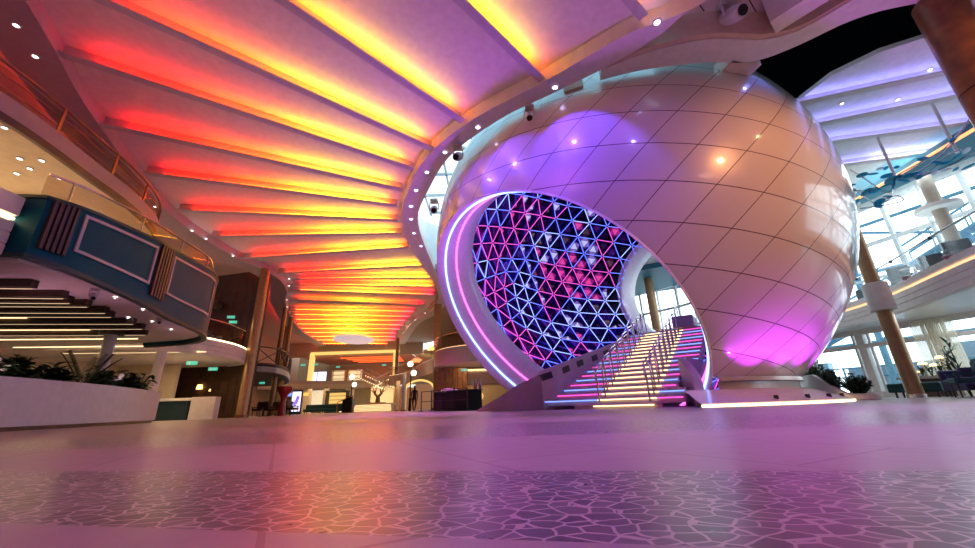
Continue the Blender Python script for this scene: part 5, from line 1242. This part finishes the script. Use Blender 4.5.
def sofa(label, c, l, rz, m):
    t = thing('sofa', label, 'sofa', c); x = V((math.cos(rz), math.sin(rz), 0)); y = V((-math.sin(rz), math.cos(rz), 0)); c = V(c)
    for nm, off, s in (('seat', V((0, 0, .32)), (l, .8, .30)), ('backrest', y*.38+V((0, 0, .62)), (l, .2, .66)), ('armrest', x*(l/2)+V((0, 0, .45)), (.18, .8, .58)), ('armrest', -x*(l/2)+V((0, 0, .45)), (.18, .8, .58))):
        bm = B(); box(bm, c+off, s, rz); obj(nm, bm, m, t, bevel=.05)
    for sx in (-1, 1):
        for sy in (-1, 1):
            bm = B(); q = c+x*sx*(l/2-.1)+y*sy*.32; cyl(bm, (q.x, q.y, c.z), (q.x, q.y, c.z+.18), .025, seg=8); obj('leg', bm, BLACK, t)
p = aty(966, 391, 10.9); sofa('navy sofa at the far right below the curtain', (p.x+.3, 10.9, 0), 1.7, -2.2, FABN)
p = aty(972, 392, 9.9); armchair('teal armchair in front of the navy sofa', (p.x, 9.9, 0), -2.2, FABT, 1.0)
p0, p1 = aty(903, 385, 14.2), aty(962, 384, 12.8); d = V((p1.x-p0.x, -1.4, 0)); rzc = math.atan2(d.y, d.x); cc = ((p0.x+p1.x)/2, 13.5)
t = thing('console_table', 'long grey console behind the teal bench carrying lamps', 'table', (*cc, 0)); bm = B(); box(bm, (*cc, .62), (d.length, .5, .08), rzc); obj('tabletop', bm, mat('console_grey', (.38, .33, .30), .4), t)
bm = B(); box(bm, (*cc, .29), (d.length-.2, .4, .58), rzc); obj('body', bm, WOOD, t)
for k, (x, rr) in enumerate([(924, .08), (932, .12), (943, .11), (952, .13)]):
    u = ((x-903)/59); q = V((p0.x, 14.2, 0)).lerp(V((p1.x, 12.8, 0)), u); h = (.80, 1.05, .97, 1.20)[k]
    t = thing('mushroom_lamp', ('small white mushroom lamp at the left of the console', 'white mushroom lamp second from the left on the console', 'white mushroom lamp third from the left on the console', 'tallest white mushroom lamp on the console by the curtain')[k], 'lamp', (q.x, q.y, .66))
    bm = B(); lathe(bm, [(rr, 0), (rr*.96, rr*.35), (rr*.7, rr*.62), (0, rr*.75), ], (q.x, q.y, h), 24); lathe(bm, [(0, .02), (rr, 0)], (q.x, q.y, h), 24); obj('lamp_shade', bm, emis('mushroom_glow', (1, .72, .36), 2.2), t, smooth=True)
    bm = B(); cyl(bm, (q.x, q.y, .66), (q.x, q.y, h+.02), .02); cyl(bm, (q.x, q.y, .66), (q.x, q.y, .69), .07); obj('stand', bm, GOLD, t, smooth=True)
for k, (x, hh) in enumerate([(928, .45), (938, .5), (947, .5), (957, .6)]):
    u = (x-903)/59; q = V((p0.x, 14.2, 0)).lerp(V((p1.x, 12.8, 0)), u); bush('small_plant', 'small upright green plant between the console lamps, %s from the left' % ORD[k], (q.x, q.y, .66), hh*.8, .16, 42, .2, .04, GREEN, up=1.2)
p = aty(974, 370, 11.4); bush('tall_plant', 'dark spiky plant at the far right edge above the sofa', (p.x+.6, 12.2, 0), 1.8, .4, 70, .5, .06, GREEN2, up=1.2)
# pink planters beside the sphere base
pp1 = smooth_path([(11.0, 14.6), (10.6, 13.6), (10.35, 12.8), (10.3, 12.2), (10.45, 11.65), (10.75, 11.35), (11.05, 11.45), (11.15, 12.0)], 6)
t = thing('curved_planter', 'curved pale pink planter wall right of the sphere base', 'planter', (10.6, 11.4, 0))
bm = B(); sweep(bm, pp1, lambda u: [(-.12, 0), (0, 0), (0, .80-.62*min(1, max(0, (u-.3)/.25))), (-.12, .80-.62*min(1, max(0, (u-.3)/.25)))]); obj('planter_wall', bm, PLANTERW, t, smooth=True, bevel=.02)
bm = B(); prism(bm, [(p.x, p.y) for p in offset_path(pp1, -.1)]+[(11.4, 14.0)], .05, .15); obj('soil', bm, SOIL, t)
for k, (x, y, z, h, r, n_, ll, lw, m, lab) in enumerate([
    (10.75, 11.75, .12, .62, .55, 1700, .11, .045, GREEN2, 'dense dark rounded shrub at the front of the pink planter'), (11.05, 11.95, .12, .55, .42, 1100, .11, .045, GREEN2, 'dense dark shrub at the right end of the pink planter'),
    (10.7, 12.5, .12, .85, .5, 1200, .13, .045, GREEN2, 'dense green shrub in the middle of the pink planter'), (10.95, 13.3, .12, 1.2, .5, 600, .2, .045, GREEN, 'tall spiky green shrub at the back of the pink planter'),
    (10.45, 12.2, .12, .85, .2, 260, .15, .035, GREEN2, 'narrow upright shrub at the left of the pink planter')]): bush('shrub', lab, (x, y, z), h, r, n_, ll, lw, m, 'shrub', 'shrubs in the pink planter', up=1.0 if k > 2 else .7)
for k, (x, y, z) in enumerate([(10.8, 11.5, .52), (10.7, 11.75, .72)]):
    bm = B()
    for j in range(26):
        a = j*2.4; leaf(bm, (x, y, z), (math.cos(a), math.sin(a), .25+.02*j), .17, .07, .3)
    tag(obj('pink_flower', bm, PINKL, recalc=False), ('pink flower head low on the dark shrub', 'pink flower head higher on the dark shrub')[k], 'flower')
bm = B(); box(bm, (11.9, 14.9, .75), (1.5, .7, .5), -.5); tag(obj('dark_console', bm, mat('console_dark', (.06, .05, .08), .3), bevel=.03), 'dark console behind the pink planter next to the sphere', 'console')
bm = B(); box(bm, (11.9, 14.9, .25), (1.3, .5, .5), -.5); o = obj('base', bm, BLACK, bpy.data.objects['dark_console'])

# ================================================================== LIGHT
w = bpy.data.worlds.new('world'); scn.world = w; w.use_nodes = True
nt = w.node_tree; bg = nt.nodes['Background']
tc = nt.nodes.new('ShaderNodeTexCoord'); 
def dotp(v):
    n = nt.nodes.new('ShaderNodeVectorMath'); n.operation = 'DOT_PRODUCT'; nt.links.new(tc.outputs['Generated'], n.inputs[0]); n.inputs[1].default_value = v; return n.outputs['Value']
r1_ = nt.nodes.new('ShaderNodeValToRGB'); nt.links.new(dotp((.92, .39, 0)), r1_.inputs['Fac'])
e = r1_.color_ramp.elements; e[0].position = .0; e[0].color = (.085, .050, .085, 1); e[1].position = .42; e[1].color = (3.6, 4.1, 4.4, 1)
mz = nt.nodes.new('ShaderNodeMapRange'); nt.links.new(dotp((0, 0, 1)), mz.inputs[0]); mz.inputs[1].default_value = .55; mz.inputs[2].default_value = .85
mx = nt.nodes.new('ShaderNodeMix'); mx.data_type = 'RGBA'; nt.links.new(mz.outputs[0], mx.inputs[0]); nt.links.new(r1_.outputs[0], mx.inputs[6]); mx.inputs[7].default_value = (.9, 1.8, 2.3, 1)
nt.links.new(mx.outputs[2], bg.inputs['Color']); bg.inputs['Strength'].default_value = 1.0
VIO = (.34, .20, 1); PUR = (.75, .18, 1); MAGC = (1, .12, .85); ROSE = (1, .55, .72); PEACH = (1, .50, .22); WARMC = (1, .66, .34)
# ring downlights wash the sphere
VIOB = (.11, .045, 1)
for p, q, en, an in (((1.16, 6.03, 7.88), (2.35, 7.75, 5.5), 620, 58), ((-1.16, 7.83, 7.88), (.95, 8.55, 5.7), 420, 52), ((-2.36, 9.07, 7.88), (.1, 9.4, 5.7), 280, 50)): light('ring_lamp', 'SPOT', p, en, VIOB, .05, q, an, .3)
for k, i in enumerate((3, 4, 5, 6)):
    p = RDL[i]; light('ring_lamp', 'SPOT', (p.x, p.y, p.z-.04), (45, 40, 35, 30)[k], VIOB, .04, tuple(S+V((p.x-S.x, p.y-S.y, 0)).normalized()*RS+V((0, 0, -.6))), 84, .9)
light('flood_front', 'SPOT', (3.34, 4.05, 7.9), 90, VIO, .05, (3.6, 7.3, 4.6), 70, .9)
light('flood_purple', 'SPOT', (-1.5, 3.0, 7.9), 900, (.42, .06, 1), 2.2, (3.4, 7.9, 4.0), 55, 1)
light('flood_peach', 'SPOT', (9.9, .3, 7.9), 2600, (1, .40, .12), .12, (7.0, 7.6, 4.2), 50, 1)
light('lamp_peach', 'SPOT', (9.4, 5.2, 7.8), 25, PEACH, .05, (6.6, 7.3, 5.6), 60, 1)
light('lamp_blue', 'SPOT', (7.35, 7.2, 8.3), 25, (.2, .25, 1), .05, (7.1, 7.7, 7.6), 90, 1)
# purple and magenta washes on the floor
light('wash_a', 'SPOT', (-1.2, 8.0, 7.7), 800, (.80, .06, 1), .15, (-.2, 3.4, 0), 40, .7)
light('wash_b', 'SPOT', (-3.0, 14.5, 7.7), 2600, PUR, .15, (-2.0, 13.0, 0), 70, 1)
light('wash_c', 'SPOT', (1.4, 7.4, 7.7), 600, (.70, .10, 1), .15, (.8, .8, 0), 34, .8)
light('wash_d', 'SPOT', (3.3, 4.5, 7.7), 1700, (.50, .20, 1), .15, (3.4, 3.0, 0), 60, .9)
light('wash_e', 'SPOT', (-3.3, 20.0, 7.7), 3200, MAGC, .15, (-5.0, 22.0, 0), 75, 1)
# added spots without fixtures tint the ceiling rose and purple
ROSE2 = (1, .40, .46)
for p, tg, en, c, an in (((-4, 6, .15), (-5.5, 5, 8), 130, ROSE2, 95), ((-5, 13, .15), (-7.5, 13, 8), 130, ROSE2, 95), ((5.2, 3.2, .15), (6.2, 4.5, 8), 220, ROSE2, 70), ((.2, 10.6, .25), (-1.6, 10.6, 8), 800, (.50, .09, 1), 78), ((-1.6, 18, .25), (-4.2, 17, 8), 240, (.6, .12, 1), 90), ((2.2, 8.6, .2), (1.4, 5.2, 8), 520, (.58, .12, 1), 105)):
    light('ceiling_fill_spot', 'SPOT', p, en, c, .2, tg, an, 1)
for p, en, c in (((-4, 0, 7.9), 40, ROSE2), ((11.5, -6, 7.9), 200, (1, .46, .40))):
    light('general_fill_area', 'AREA', p, en, c, 2.5)  # added area fills for general brightness, with no fixtures
for p in ((-9.7, 7.6, 1.0), (-10.6, 11.0, 1.0)): light('soffit_fill_spot', 'SPOT', p, 45, (1, .42, .62), .1, (p[0]+.3, p[1], 3), 130, 1)  # added spots in the soil, brightening the balcony soffit
light('rim_fill_spot', 'SPOT', (2.2, 5.0, .12), 520, (.55, .22, 1), .1, (-.9, 13.2, 3.0), 42, .9)  # added floor spot that brightens the rim beyond its light rings
light('floor_fill_spot', 'SPOT', (10.3, 5.0, 7.85), 2100, (.60, .42, 1), .15, (4.2, 3.0, 0), 66, .9)  # added lilac spot, brightening the right-hand floor
# warm lamps under and on the balconies
for p, en, c, sz in (((-12.5, 8.5, 5.38), 160, WARMC, 2.5), ((-12.0, 4.0, 5.38), 120, WARMC, 2.5), ((-13.5, 12, 2.4), 60, WARMC, 2), ((-14.6, 18.0, 2.78), 120, WARMC, 2), ((-15.5, 19, 5.2), 70, WARMC, 2),
                 ((-18.5, 42.5, 2.6), 170, WARMC, 4), ((-12.5, 43, 2.6), 220, WARMC, 3), ((-8.0, 36, 2.6), 60, WARMC, 3), ((-16, 51, 6.4), 260, (1, .35, .12), 4), ((-19, 40, 8.40), 120, WARMC, 4), ((-1.2, 25.6, 2.78), 70, WARMC, 2), ((-18.5, 30, 2.6), 60, WARMC, 2), ((-8.5, 38, 8.06), 60, WARMC, 3), ((-1.0, 26.5, 8.06), 50, WARMC, 2)):
    light('balcony_lamp', 'AREA', p, en, c, sz)
for p, en in (((15.5, 12.5, 8.2), 160), ((13.5, 18.5, 8.2), 160), ((15.5, 11.5, 2.7), 160)):
    light('daylight_fill_area', 'AREA', p, en, (.85, .95, 1), 3)  # added area fills standing in for daylight on the window side
light('daylight_fill_spot', 'SPOT', (15.2, 13.0, 3.7), 420, (.80, 1, .97), .3, (14.5, 12.0, 8.3), 130, 1)  # added upward spot in place of daylight bounced onto the ceiling
scn.view_settings.view_transform = 'Standard'; scn.view_settings.look = 'None'
scn.view_settings.exposure = 0; scn.view_settings.gamma = 1; scn.view_settings.use_curve_mapping = False
scn.cycles.use_denoising = True
scn.cycles.max_bounces = 8; scn.cycles.transparent_max_bounces = 16
scn.cycles.sample_clamp_indirect = 6
